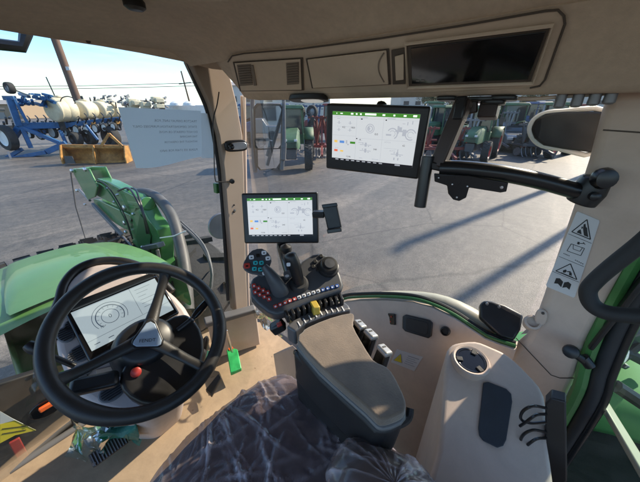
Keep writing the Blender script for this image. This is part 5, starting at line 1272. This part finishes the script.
# ------- background tractors
def rings(prof, c, ax, n=32): return None
def make_tractor(paint, rimm, label, cat='tractor', group='tractors parked across the yard'):
    t = thing('parked_tractor', (0, 0, 0), label, cat, group)
    rows = []
    for y, hw, z0, z1 in ((.55, .44, 1.05, 1.95), (.9, .44, 1.05, 1.93), (1.8, .41, 1.05, 1.82), (2.4, .38, 1.05, 1.68), (2.62, .34, 1.1, 1.5), (2.68, .3, 1.15, 1.3)):
        rows.append([V((-hw, y, z0)), V((-hw*.97, y, z1-.15)), V((-hw*.75, y, z1)), V((hw*.75, y, z1)), V((hw*.97, y, z1-.15)), V((hw, y, z0))])
    bm = B(); grid(bm, rows); bm.faces.new([bm.verts.new(p) for p in rows[-1]]); h = obj('hood', bm, paint, t, angle=30)
    bm = B()
    for k in range(5): box(bm, (0, 2.672, 1.16+k*.06), (.5, .03, .025))
    obj('grille', bm, M['black'], h)
    for sx in (-1, 1):
        bm = B(); box(bm, (sx*.24, 2.64, 1.5), (.14, .05, .10)); obj('headlight', bm, M['white'], h, bevel=.01)
    bm = B(); box(bm, (0, 1.1, .85), (.5, 2.9, .5)); obj('chassis', bm, M['dgrey'], t, bevel=.04)
    bm = B()
    for (x, y) in ((-.62, .55), (.62, .55), (-.70, -.85), (.70, -.85)): beam(bm, (x, y, 1.2), (x*.88, y*.9, 2.85), .07, .07)
    box(bm, (0, -.15, 1.35), (1.3, 1.35, .5)); cb = obj('cab', bm, paint, t, bevel=.01)
    bm = B(); box(bm, (0, -.15, 2.2), (1.22, 1.3, 1.3), taper=(.88, .92)); obj('cab_glass', bm, M['glassy'], cb)
    bm = B(); box(bm, (0, -.12, 2.93), (1.45, 1.7, .18), taper=(.85, .85)); obj('roof', bm, paint, t, bevel=.05)
    bm = B(); tube(bm, [(.55, .75, 1.6), (.55, .75, 2.7), (.57, .72, 2.85)], .06, 8); obj('exhaust', bm, M['steel'], t)
    for (x, y, r, wd, nm) in ((-.95, -.7, .88, .5, 'rear_wheel'), (.95, -.7, .88, .5, 'rear_wheel'), (-.85, 1.95, .62, .4, 'front_wheel'), (.85, 1.95, .62, .4, 'front_wheel')):
        bm = B(); c = V((x, y, r)); lathe(bm, [(r*.55, -wd*.42), (r*.88, -wd*.5), (r*.96, -wd*.36), (r*.96, wd*.36), (r*.88, wd*.5), (r*.55, wd*.42)], c, (1, 0, 0), 36, cap=False)
        for k in range(32):
            a = 2*PI*k/32; s_ = 1 if k % 2 else -1
            box(bm, c+V((s_*wd*.22, math.cos(a)*r*.97, math.sin(a)*r*.97)), (wd*.55, r*.075, r*.07), (nrm(1, -s_*math.sin(a)*.6, s_*math.cos(a)*.6), V((0, -math.sin(a), math.cos(a))), V((0, math.cos(a), math.sin(a)))))
        wh = obj(nm, bm, M['tyre'], t)
        bm = B(); lathe(bm, [(r*.56, -wd*.44), (r*.50, -wd*.3), (r*.2, -wd*.2), (r*.16, -wd*.34), (.0, -wd*.34)], c, (1 if x > 0 else -1, 0, 0), 24, cap=False); lathe(bm, [(r*.56, wd*.44), (r*.50, wd*.3), (r*.2, wd*.2), (r*.16, wd*.34), (.0, wd*.34)], c, (1 if x > 0 else -1, 0, 0), 24, cap=False); obj('rim', bm, rimm, wh)
    for sx in (-1, 1):
        bm = B(); rows = []
        for k in range(9):
            a = math.radians(25+k*17); rows.append([V((sx*.62, -.7+math.cos(a)*1.0, .88+math.sin(a)*1.0)), V((sx*1.2, -.7+math.cos(a)*1.0, .88+math.sin(a)*1.0))])
        grid(bm, rows); obj('fender', bm, paint, t, solid=.03)
        bm = B(); tube(bm, [(sx*.6, .6, 2.6), (sx*1.05, .75, 2.6), (sx*1.1, .75, 2.1)], .025, 6); box(bm, (sx*1.1, .76, 2.25), (.2, .05, .4)); obj('mirror', bm, M['black'], t)
    return t
def place(o, px, D, rot, sc=1.0, label=None):
    p = gnd(px, D); o.location = p; o.rotation_euler = (0, 0, rot); o.scale = (sc, sc, sc)
    if label: o['label'] = label
DG = mat('dulled_green', (.05, .115, .055), .6, nscale=1.5, nvar=.35); DR = mat('dulled_red', (.20, .045, .035), .6, nscale=1.5, nvar=.35); DB = mat('dulled_blue', (.045, .085, .17), .6, nscale=1.5, nvar=.35)  # paints dulled so that haze is put into the machines' colour
TG = make_tractor(DG, M['red'], 'green tractor with a broad lugged tyre seen beside the tall side mirror')
TR_ = make_tractor(DR, M['whitepaint'], 'red tractor glimpsed far behind the nearest green tractor of the parked row', group='tractors parked across the yard')
TB = make_tractor(DB, M['whitepaint'], 'blue tractor in the middle of the row seen through the rear side glass', group='tractors parked across the yard')
cams = -YAW
place(TG, 291, 15.6, cams+PI+.06, .94)
for (px, D, rot, sc, src, lab) in (
    (446, 21, cams+1.9, .95, TG, 'green tractor just right of the upper monitor, behind the drop arm'),
    (486, 17.5, cams+2.5, .92, TG, 'green tractor nearest the equipment rail, facing the cab'),
    (512, 22, cams+1.3, 1.0, TG, 'green tractor partly behind the pale fronted one at the right of the row'),
    (560, 19, cams+2.2, 1.0, TG, 'green tractor glimpsed under the black rounded plate by the rear pillar')):
    place(copy_tree(src), px, D, rot, sc, lab)
place(TR_, 476, 33, cams+2.6, 1.05)
place(TB, 467, 28, cams+.7, 1.0)
place(copy_tree(TR_), 332, 27, cams+1.2, 1.0, 'red tractor standing behind the upper monitor left edge')
place(copy_tree(TB), 247, 30, cams+1.5, 1.0, 'blue tractor far off just right of the front pillar')
# ------- red cultivator low in front of the row
def cultivator(name, px, D, wpx, paint, label, group=None, tall=1.2, seed=1, disc=True):
    a = gnd(px, D); t = thing(name, a, label, 'cultivator', group); R1 = random.Random(seed)
    u = r0; f = f0; wm = wpx/280*D
    bm = B(); beam(bm, a-u*wm/2+zz*.7, a+u*wm/2+zz*.7, .14, .14); beam(bm, a-u*wm/2+f*1.0+zz*.7, a+u*wm/2+f*1.0+zz*.7, .14, .14)
    for k in range(5): q = a+u*(wm*(k/4-.5)); beam(bm, q+zz*.7, q+f*1.0+zz*.7, .1, .1)
    beam(bm, a+zz*.7, a-f*1.5+zz*.4, .12, .12); beam(bm, a+zz*.8, a+f*.5+zz*(tall+.5), .1, .1)
    obj('frame', bm, paint, t)
    for sx in (-1, 1):
        bm = B(); q = a+u*(sx*wm*.35)+f*.4
        for k in range(3): beam(bm, q+zz*(.8), q+u*(sx*.25*(k-1))+zz*(tall+1.0), .09, .09)
        beam(bm, q-u*.5+zz*(tall+.9), q+u*.5+zz*(tall+.9), .1, .1); beam(bm, q-u*.45+zz*(tall+.3), q+u*.45+zz*(tall+.3), .08, .08); obj('folded_wing', bm, paint, t)
    n = max(5, int(wm/.35))
    for k in range(n):
        q = a+u*(wm*((k+.5)/n-.5))+f*R1.uniform(-.1, .2)
        bm = B(); tube(bm, smoothpath([q+zz*.7, q+f*.25+zz*.55, q+f*.1+zz*.2, q-f*.1+zz*.03], 4), .03, 6); o = obj('tine', bm, M['steel'], t)
        if disc:
            bm = B(); lathe(bm, [(.0, -.02), (.24, -.01), (.25, 0), (.24, .01), (0, .02)], q+f*.6+zz*.26, (u+f*.3), 16, cap=False); obj('disc', bm, M['steel'], t)
    return t
cultivator('cultivator', 453, 16.0, 42, DR, 'low red cultivator frame with discs at the left of the parked row', 'cultivators in the yard', .8, 2)
cultivator('cultivator', 308, 20.0, 22, DB, 'blue folded cultivator towering beside the lugged green tractor', 'cultivators in the yard', 1.9, 3)
cultivator('cultivator', 322, 17.0, 14, DR, 'red cultivator half hidden by the left edge of the upper monitor', 'cultivators in the yard', 1.3, 5)
cultivator('cultivator', 540, 26.0, 40, M['steel'], 'grey cultivator far behind the black rounded plate', 'cultivators in the yard', 1.4, 6)
# stacked spare wheels
for k, (px, D, z, r_, m_, lab) in enumerate(((299, 18.5, 2.45, .42, M['blue'], 'small blue wheel held high left of the dark wheels'), (312, 18.2, 2.5, .36, M['steel'], 'topmost dark gauge wheel in the upright column of wheels'), (313, 18.2, 1.75, .36, M['steel'], 'middle dark gauge wheel in the upright column of wheels'), (315, 18.2, 1.0, .36, M['steel'], 'lowest dark gauge wheel in the upright column of wheels'))):
    c = gnd(px, D)+zz*z; bm = B(); lathe(bm, [(r_*.6, -.1), (r_*.95, -.1), (r_, 0), (r_*.95, .1), (r_*.6, .1)], c, (f0*.9+r0*.5), 24, cap=False); t = obj('gauge_wheel', bm, M['tyre'], None); tag(t, lab, 'wheel', 'gauge wheels on the folded machine')
    bm = B(); lathe(bm, [(r_*.6, -.07), (r_*.5, .0), (.0, .03)], c, (f0*.9+r0*.5), 20, cap=False); lathe(bm, [(r_*.6, .07), (r_*.5, .0), (.0, -.03)], c, (f0*.9+r0*.5), 20, cap=False); obj('rim', bm, m_, t)
bm = B(); tube(bm, [gnd(313.5, 18.5), gnd(313.5, 18.5)+zz*3.3], .07, 8); o = obj('wheel_post', bm, M['steel'], None); tag(o, 'thin upright steel post carrying the column of dark gauge wheels', 'post')

# ------- blue planter on the left
PB = thing('planter', gnd(60, 19), 'long blue planter with cream seed tanks and white gauge wheels beyond the orange blade', 'planter')
bm = B()
def bq_(x0, y0, x1, y1, w_, D0=19, D1=19, h_=None, m=None): beam(bm, Q_(x0, y0, D0), Q_(x1, y1, D1), w_, h_ or w_)
bq_(9, 98, 19, 126, .42, 18, 18, .3); bq_(4, 98, 15, 98, .22, 18, 18); bq_(14, 98, 28, 124, .14, 18, 18); bq_(19, 126, 60, 143, .22, 18, 18.5)
bq_(18, 126, 67, 125, .35, 18, 19.5); bq_(67, 125, 121, 119, .28, 19.5, 21); bq_(20, 127, 11, 141, .3, 18, 18); bq_(22, 128, 31, 148, .22, 18, 18)
bq_(30, 128, 46, 132, .18); bq_(86, 125, 98, 140, .12); bq_(60, 130, 66, 143, .18)
obj('main_frame', bm, M['blue'], PB, bevel=.02)
bm = B(); bq_(-12, 163, 47, 152, .35, 17.5, 18, .22); bq_(47, 152, 66, 143, .3, 18, 18.5); bq_(-10, 168, 22, 149, .2, 17.5, 18); obj('drawbar', bm, M['blue'], PB, bevel=.02)
bm = B(); bq_(8, 152, 15, 168, .09, 17, 16.8); lathe(bm, [(.22, 0), (.2, .04)], Q_(16, 168.5, 16.8), zz, 14); obj('jack_stand', bm, M['steel'], PB)
bm = B(); rr_ = random.Random(8)
for k in range(34):
    x = rr_.uniform(16, 48); y = rr_.uniform(93, 104); d = rr_.choice(((7, 1), (9, 2.5), (2, 6), (-3, 5), (6, -1))); bq_(x, y, x+d[0]*rr_.uniform(.5, 1.2), y+d[1]*rr_.uniform(.5, 1.1), rr_.uniform(.07, .16), 18+rr_.uniform(0, 1.5), 18.4)
obj('folded_wing', bm, M['blue'], PB)
bm = B(); bq_(9.5, 88, 30, 96, .07, 18, 18.4); obj('marker_arm', bm, M['steel'], PB)
def gw(px, py, D, r_, name, rm, ax=None, wd=.14, par=PB, rr__=.62):
    c = Q_(px, py, D); ax = ax or (f0+r0*.35); bm = B(); lathe(bm, [(r_*rr__, -wd), (r_*.93, -wd), (r_, -wd*.5), (r_, wd*.5), (r_*.93, wd), (r_*rr__, wd)], c, ax, 24, cap=False); o = obj(name, bm, M['tyre'], par)
    bm = B()
    for s_ in (-1, 1): lathe(bm, [(r_*rr__, s_*wd*.95), (r_*rr__*.8, s_*wd*.5), (.0, s_*wd*.6)], c, ax, 20, cap=False)
    obj('rim', bm, rm, o); return o
gw(9.5, 88, 18, .30, 'marker_wheel', M['steel'])
gw(7, 138, 17.6, .72, 'carrying_wheel', M['whitepaint'], wd=.2)
for (x, y, r_) in ((30, 134, .27), (40, 133, .42), (53, 132, .38), (66, 132, .26), (77, 130, .30), (87, 130, .28), (96, 128.5, .28), (105, 127.5, .26), (114, 126.5, .24)):
    gw(x, y, 18.6+x*.012, r_, 'gauge_wheel', M['whitepaint'], wd=.09, rr__=.78)
gw(76, 139, 19.2, .42, 'transport_wheel', M['black'], wd=.2); gw(111, 137, 20, .66, 'transport_wheel', M['black'], wd=.24); gw(90, 137, 19.8, .5, 'transport_wheel', M['black'], wd=.22)
for k in range(12):      # row units
    x = 26+k*8.2; y0 = 122-k*.35; D = 19+k*.15; bm = B()
    beam(bm, Q_(x, y0, D), Q_(x+1.5, y0+12, D), .13, .10); beam(bm, Q_(x-2, y0+3, D), Q_(x+5, y0+7, D), .10, .16); beam(bm, Q_(x+3, y0-1, D), Q_(x+5, y0+12, D-.3), .06, .06); beam(bm, Q_(x-1, y0+9, D), Q_(x+4, y0+12, D), .12, .08)
    tube(bm, smoothpath([Q_(x+1, y0-6, D), Q_(x+4, y0-2, D-.3), Q_(x+2, y0+4, D-.2), Q_(x+4, y0+10, D)], 3), .035, 5)
    ru = obj('row_unit', bm, M['black'], PB)
    bm = B(); box(bm, Q_(x+2, y0+4.5, D-.15), (.22, .2, .16)); obj('seed_meter', bm, M['orange'] if k % 3 == 2 else M['steel'], ru)
for (x0, x1, y, r_, D) in ((51, 72, 110, .70, 18.8), (79, 92, 110, .56, 20.5), (97, 107, 110, .58, 22), (110, 117, 110, .56, 23.5)):
    a = Q_(x0, y, D); b = Q_(x1, y-.5, D+1.2); ax = (b-a); Lh = ax.length
    bm = B(); lathe(bm, [(.0, 0), (r_*.80, 0), (r_*.93, .05), (r_, .16), (r_*.97, .22), (r_, .28), (r_, Lh*.5), (r_*.97, Lh*.52), (r_, Lh*.55), (r_, Lh-.16), (r_*.9, Lh-.03), (.0, Lh)], a, ax, 32, cap=False); tk = obj('seed_tank', bm, M['tank'], PB)
    bm = B(); lathe(bm, [(.22, r_), (.22, r_+.08), (.0, r_+.10)], (a+b)/2, zz, 16, cap=False); obj('tank_lid', bm, M['cream'], tk)
    bm = B(); beam(bm, a+ax*.25-zz*r_*.8, a+ax*.25-zz*(r_+.5), .08, .3); beam(bm, a+ax*.8-zz*r_*.8, a+ax*.8-zz*(r_+.5), .08, .3); obj('tank_cradle', bm, M['black'], tk)
bm = B(); tube(bm, smoothpath([Q_(60, 103, 19), Q_(62, 98, 19), Q_(68, 96.5, 19), Q_(74, 99, 19), Q_(75, 104, 19)], 4), .03, 6); tube(bm, [Q_(46, 77, 20), Q_(58, 103, 20)], .035, 5); tube(bm, [Q_(81, 96, 21), Q_(85, 106, 21)], .08, 5); obj('guard_rail', bm, M['black'], PB)
bm = B()
for k in range(40):
    x = rr_.uniform(88, 128); y = rr_.uniform(96, 105); d = rr_.choice(((5, 1), (3, -2), (1, 5), (-2, 4), (7, 0))); beam(bm, Q_(x, y, 23), Q_(x+d[0]*rr_.uniform(.4, 1), y+d[1]*rr_.uniform(.4, 1), 23.5), .08, .09)
obj('far_frame', bm, M['steel'], PB)
# machinery behind the notice
PC = thing('planter', gnd(145, 27), 'second folded planter beyond the paper notice, bits of tan and black', 'planter')
bm = B()
for k in range(70):
    x = rr_.uniform(122, 166); y = rr_.uniform(98.5-(x-122)*.02, 112); d = rr_.choice(((6, .5), (3, -2), (1, 6), (-2, 4), (5, 2))); beam(bm, Q_(x, y, 27), Q_(x+d[0]*rr_.uniform(.3, .9), y+d[1]*rr_.uniform(.3, .9), 27.5), .12, .12)
obj('frame', bm, M['steel'], PC)
bm = B()
for k in range(14): box(bm, Q_(rr_.uniform(124, 164), rr_.uniform(99, 108), 26.8), (.7, .5, .35))
obj('seed_box', bm, M['cream'], PC, bevel=.05)
for k in range(5): gw(128+k*9, 124, 26, .45, 'gauge_wheel', M['whitepaint'], par=PC)
bm = B()
for k in range(26):
    x = rr_.uniform(0, 28); y = rr_.uniform(108, 136); d = rr_.choice(((6, .5), (3, -2), (1, 6), (-2, 4))); beam(bm, Q_(x-4, y, 22), Q_(x-4+d[0], y+d[1], 22.5), .12, .12)
box(bm, Q_(-5, 128, 22), (2.0, .5, .3)); 
o = obj('harrow', bm, M['dgrey'], None); tag(o, 'dark tangled harrow behind the blue mast at the left edge', 'harrow')

# ------- orange blade
OB = thing('scraper_blade', gnd(98, 15.6), 'weathered orange box blade lying on the asphalt before the blue planter', 'blade')
a = Q_(67, 163, 15.2); b = Q_(129, 163, 15.9); u = (b-a).normalized(); dz = zz
back = nrm(*(zz.cross(u)))
if back.dot(f0) < 0: back = -back
bm = B(); rows = []
hgt = .84
for k in range(9):
    t = k/8; rows.append([a+u*0+dz*(hgt*t)+back*(.35*math.sin(t*PI)), b+dz*(hgt*t)+back*(.35*math.sin(t*PI))])
grid(bm, rows); obj('mouldboard', bm, M['orange'], OB, solid=.04)
for q in (a, b, (a+b)/2):
    bm = B(); prism(bm, [q-back*.45+dz*.02, q+back*.5+dz*.02, q+back*.45+dz*.88, q-back*.1+dz*.92, q-back*.42+dz*.4], u*.06); obj('end_plate', bm, M['orange'], OB, bevel=.01)
bm = B(); beam(bm, a+dz*.86+back*.1, b+dz*.86+back*.1, .12, .14); beam(bm, a+dz*.06-back*.05, b+dz*.06-back*.05, .05, .14); obj('top_beam', bm, M['orange'], OB)
bm = B(); m_ = a+(b-a)*.80
beam(bm, m_-u*.5+dz*.88, m_+dz*1.5+back*.1, .08, .12); beam(bm, m_+u*.5+dz*.88, m_+dz*1.5+back*.1, .08, .12); beam(bm, m_+dz*1.45, m_+back*.9+dz*1.0, .07, .07); obj('hitch_frame', bm, M['orange'], OB)
bm = B(); prism(bm, [a+u*.1-back*.35+dz*.03, a+u*.55-back*.35+dz*.03, a+u*.5-back*.33+dz*.4, a+u*.15-back*.33+dz*.4], back*.05); obj('wear_shoe', bm, M['dgrey'], OB)

# ------- white trailer bits under/behind the notice
WT = thing('flat_trailer', gnd(184, 17), 'low white trailer tongue standing on its jack below the paper notice', 'trailer')
bm = B(); beam(bm, Q_(150, 161, 17), Q_(214, 157, 18.5), .10, .16); beam(bm, Q_(165, 160, 17), Q_(170, 150, 18.5), .09, .1); obj('tongue', bm, M['whitepaint'], WT)
bm = B(); beam(bm, Q_(185, 158, 17), Q_(187, 167, 16.6), .07, .07); lathe(bm, [(.18, 0), (.17, .04)], Q_(187.5, 168, 16.6), zz, 12); obj('trailer_jack', bm, M['steel'], WT)
bm = B(); a = gnd(160, 55); b = gnd(226, 60)
WTR = thing('box_truck', a, 'long pale box trailer on the horizon above the notice', 'trailer')
beam(bm, a+zz*1.9, b+zz*1.9, 2.5, 2.4); obj('trailer_body', bm, M['whitepaint'], WTR, bevel=.1)
for q in (.15, .25, .8, .9):
    bm = B(); lathe(bm, [(.5, -.15), (.5, .15)], a+(b-a)*q+zz*.5-f0*1.2, f0, 16); obj('wheel', bm, M['tyre'], WTR)
for x in (176, 189):
    bm = B(); lathe(bm, [(0, 0), (1.0, 0), (.9, .35), (.5, .6), (0, .68)], Q_(x, 105.5, 54), zz, 16, cap=False); o = obj('white_dome', bm, M['whitepaint'], None); tag(o, 'white domed tank lid left of the far pole' if x < 180 else 'white domed tank lid at the foot of the far pole', 'tank')

# ------- poles and wires
bm = B(); p = gnd(87, 26); tube(bm, [p, p+zz*12], [.30, .22], 12); P1 = obj('utility_pole', bm, M['pole'], None); tag(P1, 'thick leaning brown wooden pole rising behind the seed tanks', 'pole', None)
top_ = Q_(55, 39, 26); P1_dir = None
bm = P1.data; 
bpy.data.objects.remove(P1)
bm = B(); lo = Q_(84, 118, 26); hi = Q_(54, 36, 26); dirp = (hi-lo).normalized(); tube(bm, [lo-dirp*((lo.z-GZ)/dirp.z+.2), lo+dirp*12], [.31, .24], 12); P1 = obj('utility_pole', bm, M['pole'], None); tag(P1, 'thick leaning brown wooden pole rising behind the seed tanks', 'pole')
bm = B(); beam(bm, Q_(66, 68.5, 25.7), Q_(69.5, 68.5, 25.7), .05, .25); obj('pole_tag', bm, M['white'], P1)
lo = Q_(190, 104, 75); hi = Q_(181, 71, 75); dirp = (hi-lo).normalized(); bm = B(); tube(bm, [lo-dirp*((lo.z-GZ)/dirp.z+.2), hi], [.22, .16], 8); P2 = obj('utility_pole', bm, M['pole'], None); tag(P2, 'thin distant pole with crossarm above the right end of the notice', 'pole')
bm = B(); beam(bm, Q_(179, 84, 75), Q_(191, 82.5, 75), .18, .2); obj('crossarm', bm, M['pole'], P2)
for k, (y0, y1, lab) in enumerate(((86.5, 82, 'upper overhead wire crossing the sky behind the leaning pole'), (89, 85, 'lower overhead wire crossing the sky behind the leaning pole'))):
    bm = B(); tube(bm, [Q_(-60+ (280*t), y0+(y1-y0)*t+1.6*math.sin(PI*t), 70) for t in [j/16 for j in range(17)]], .06, 5); o = obj('overhead_wire', bm, M['wire'], None); tag(o, lab, 'wire', 'overhead wires')

# ------- buildings, masts and far trees
def building(x0, x1, D, h, label, m=None, n=6, doors=2):
    a = gnd(x0, D); b = gnd(x1, D); u = (b-a).normalized(); L_ = (b-a).length; t = thing('building', (a+b)/2, label, 'building'); nb = u.cross(zz); nb = nb if nb.dot(f0) < 0 else -nb
    c = (a+b)/2-nb*6
    bm = B(); box(bm, c+zz*h/2, (L_, 12, h), (u, zz.cross(u), zz)); wl = obj('wall', bm, m or M['bldg'], t, smooth=False)
    bm = B(); prism(bm, [c-u*(L_/2+.3)-nb*-6.4+zz*h, c-u*(L_/2+.3)+zz*(h+1.1), c-u*(L_/2+.3)-nb*6.4+zz*h], u*(L_+.6)); obj('roof', bm, M['bldroof'], t, smooth=False)
    for k in range(n):
        q = a+u*(L_*(k+.5)/n)+zz*h*.62+nb*.02; bm = B(); box(bm, q, (L_/n*.45, .08, h*.16), (u, zz.cross(u), zz)); obj('window', bm, M['bwin'], t, smooth=False)
    for k in range(doors):
        q = a+u*(L_*(k+.8)/(doors+.6))+zz*h*.22+nb*.03; bm = B(); box(bm, q, (3.2, .1, h*.44), (u, zz.cross(u), zz)); obj('door', bm, M['bldroof'], t, smooth=False)
building(225, 330, 70, 7, 'pale low workshop building behind the machines right of the front pillar')
building(400, 470, 85, 6, 'pale distant shed behind the left half of the parked row')
building(485, 640, 95, 6.5, 'long pale shed on the horizon behind the black rounded plate')
building(-60, 20, 80, 3.4, 'low brown shed on the horizon at the left edge of the yard', mat('brown_wall', (.33, .24, .16), .9))
for (x, D, h) in ((478, 40, 6), (489, 44, 6.5), (500, 38, 5.5), (507, 50, 7)):
    bm = B(); p = gnd(x, D); tube(bm, [p, p+zz*h], .09, 6); o = obj('lamp_post', bm, M['steel'], None); tag(o, 'slim dark light pole standing %s behind the parked row' % {478: 'leftmost of four', 489: 'second from left of four', 500: 'third from left of four', 507: 'rightmost of four'}[x], 'light pole', 'light poles behind the parked row')
def tree(x, D, h, label, seed):
    R1 = random.Random(seed); p = gnd(x, D); t = thing('tree', p, label, 'tree', 'trees beyond the yard')
    bm = B(); tube(bm, [p, p+zz*h*.45+V((R1.uniform(-.3, .3), 0, 0)), p+zz*h*.8], [.28, .2, .06], 8)
    for k in range(6):
        a = R1.uniform(0, 2*PI); q = p+zz*h*R1.uniform(.3, .6); tube(bm, [q, q+V((math.cos(a), math.sin(a), .8))*h*.25], [.1, .03], 5)
    obj('trunk', bm, M['pole'], t)
    bm = B(); cl = [(p+zz*h*R1.uniform(.4, .95)+V((R1.gauss(0, 1), R1.gauss(0, 1), 0))*h*.2, h*R1.uniform(.08, .17)) for _ in range(16)]
    for k in range(2600):
        c, r_ = R1.choice(cl); d = V((R1.gauss(0, 1), R1.gauss(0, 1), R1.gauss(0, .8))); q = c+d.normalized()*r_*R1.uniform(.5, 1.1)
        u = V((R1.gauss(0, 1), R1.gauss(0, 1), R1.gauss(0, 1))).normalized(); v = u.orthogonal().normalized(); s_ = h*.018
        bm.faces.new([bm.verts.new(q+u*s_), bm.verts.new(q+v*s_), bm.verts.new(q-u*s_), bm.verts.new(q-v*s_)])
    obj('crown', bm, mat('foliage', (.055, .075, .03), .8, nscale=.6, nvar=.4), t, smooth=False, recalc=False)
tree(428, 60, 6, 'small dark tree between the upper monitor and the drop arm', 1)
tree(452, 70, 6.5, 'broad dark tree on the horizon just right of the drop arm', 2)
tree(528, 75, 6, 'dark tree on the horizon left of the black rounded plate', 3)
# ------- silver pickup right of the row
PK = thing('pickup_truck', gnd(520, 21), 'light silver pickup nosing out at right end of the parked row', 'pickup')
o_ = gnd(520, 21.5); u = r0; f = (f0*.9+r0*.3).normalized(); s_ = zz.cross(f)
def K(a, b, c): return o_+f*a+s_*b+zz*c
side = [(-2.5, .55), (-2.5, .95), (-2.35, 1.1), (-1.2, 1.2), (-.6, 1.78), (.9, 1.8), (1.3, 1.2), (2.7, 1.18), (2.75, .55)]
bm = B(); prism(bm, [K(a, -.9, c) for a, c in side], s_*1.8); bd = obj('body', bm, mat('silver_paint', (.25, .26, .27), .25, metal=.4), PK, bevel=.08, seg=3)
bm = B(); prism(bm, [K(-1.26, -.76, 1.24), K(-.7, -.68, 1.70), K(-.7, .68, 1.70), K(-1.26, .76, 1.24)], -f*.02-zz*0); obj('windscreen', bm, M['glassy'], bd)
bm = B(); box(bm, K(-2.51, 0, .85), (1.1, .22, .05), (s_, zz, f)); obj('grille', bm, M['black'], bd)
for b_ in (-.7, .7):
    bm = B(); box(bm, K(-2.5, b_, .9), (.32, .18, .08), (s_, zz, f)); obj('headlight', bm, M['white'], bd, bevel=.02)
for a_ in (-1.6, 1.7):
    for b_ in (-.85, .85):
        bm = B(); lathe(bm, [(.2, -.12), (.38, -.12), (.4, 0), (.38, .12), (.2, .12)], K(a_, b_, .4), s_, 20); obj('wheel', bm, M['tyre'], PK)

# ------- what the side mirror looks back at: pale hall and a parked car behind the tractor
vd = MC.normalized(); rd = vd-2*vd.dot(mn)*mn; rh = V((rd.x, rd.y, 0)).normalized(); rs_ = V((rh.y, -rh.x, 0))
HL = thing('building', MC+rh*46-zz*(MC.z-GZ), 'pale hall behind the tractor, visible only in the side mirror', 'building')
c = V((MC.x, MC.y, GZ))+rh*46
bm = B(); box(bm, c+zz*3.6, (46, 10, 7.2), (rs_, -rh, zz)); obj('wall', bm, M['bldg'], HL, smooth=False)
bm = B(); box(bm, c+zz*7.35, (47, 11, .3), (rs_, -rh, zz)); obj('roof', bm, M['bldroof'], HL, smooth=False)
for k in range(-3, 4):
    bm = B(); box(bm, c-rh*5.05+rs_*(k*5.5)+zz*2.1, (3.6, .1, 4.0 if k % 2 else 2.2), (rs_, -rh, zz)); obj('door', bm, M['bwin'], HL, smooth=False)
pk2 = copy_tree(PK); pk2.location = V((MC.x, MC.y, GZ))+rh*26+rs_*1.5; pk2['label'] = 'silver pickup behind the tractor, visible only in the side mirror'
# ------- extra machines packing the row
for (px, D, rot, sc, src, lab) in (
    (434, 25, cams+2.9, 1.05, TG, 'green tractor squeezed against the upper monitor right edge at the back of the row'),
    (499, 26, cams+.4, 1.0, TR_, 'red tractor at the back of the row near the slim light poles'),
    (537, 28, cams+1.8, 1.05, TB, 'blue tractor at back of the row, left of the black rounded plate'),
    (582, 30, cams+2.4, 1.0, TR_, 'red tractor farthest right, behind the black rounded plate'),
    (276, 24, cams+2.0, 1.0, TB, 'blue tractor behind the side mirror and the lugged green tractor')):
    place(copy_tree(src), px, D, rot, sc, lab)
for (px, D, w_, m_, h, sd_, lab) in ((472, 16.5, 26, 'steel', 1.2, 11, 'grey tined cultivator in front of the nearest green tractor'), (505, 20.5, 30, 'steel', 1.5, 12, 'grey cultivator between the nearest green tractor and the silver pickup'), (548, 17.5, 26, 'dgrey', .9, 13, 'dark cultivator under the black rounded plate')):
    cultivator('cultivator', px, D, w_, M[m_], lab, 'cultivators in the yard', h, sd_)

# ------- made-up clutter beyond the rear window, shaped to imitate glass reflections
RL = tag(obj('rear_clutter_bar', beam(B(), P(592, 352, X=1.25), P(650, 330, X=1.35), .05, .07), M['dgrey'], T, bevel=.006))
bm = B(); lathe(bm, [(.05, -.03), (.065, 0), (.06, .03), (.0, .035)], P(603, 348, X=1.22), nrm(-.7, .1, .6), 20, cap=False); obj('rear_clutter_disc', bm, M['silver'], RL)
bm = B(); tube(bm, smoothpath([P(586, 372, X=1.15), P(600, 358, X=1.2), P(622, 352, X=1.25), P(645, 362, X=1.3)], 5), .018, 8); tube(bm, smoothpath([P(590, 384, X=1.15), P(612, 368, X=1.2), P(640, 345, X=1.3)], 5), .012, 8); obj('rear_clutter_tube', bm, M['rubber'], RL)
bm = B(); beam(bm, P(606, 372, X=1.3), P(648, 392, X=1.45), .05, .14, (0, 0, 1)); beam(bm, P(600, 366, X=1.3), P(630, 340, X=1.4), .03, .1, (0, 0, 1)); obj('rear_clutter_beam', bm, M['steel'], RL, bevel=.005)

# ------- unseen masts added right of the view to throw long shadows across the yard
for (x, y, h, r_, lab) in ((15.5, -2.7, 8.5, .11, 'unseen steel mast added outside the right edge of the view to cast a long shadow'), (21, -2.4, 10.5, .14, 'taller unseen mast added farther back outside the right edge to cast a shadow')):
    bm = B(); tube(bm, [V((x, y, GZ)), V((x, y, GZ+h))], r_, 10); beam(bm, (x, y, GZ+h), (x-.5, y, GZ+h-.05), .2, .12); o = obj('lamp_post', bm, M['steel'], None); tag(o, lab, 'light pole')
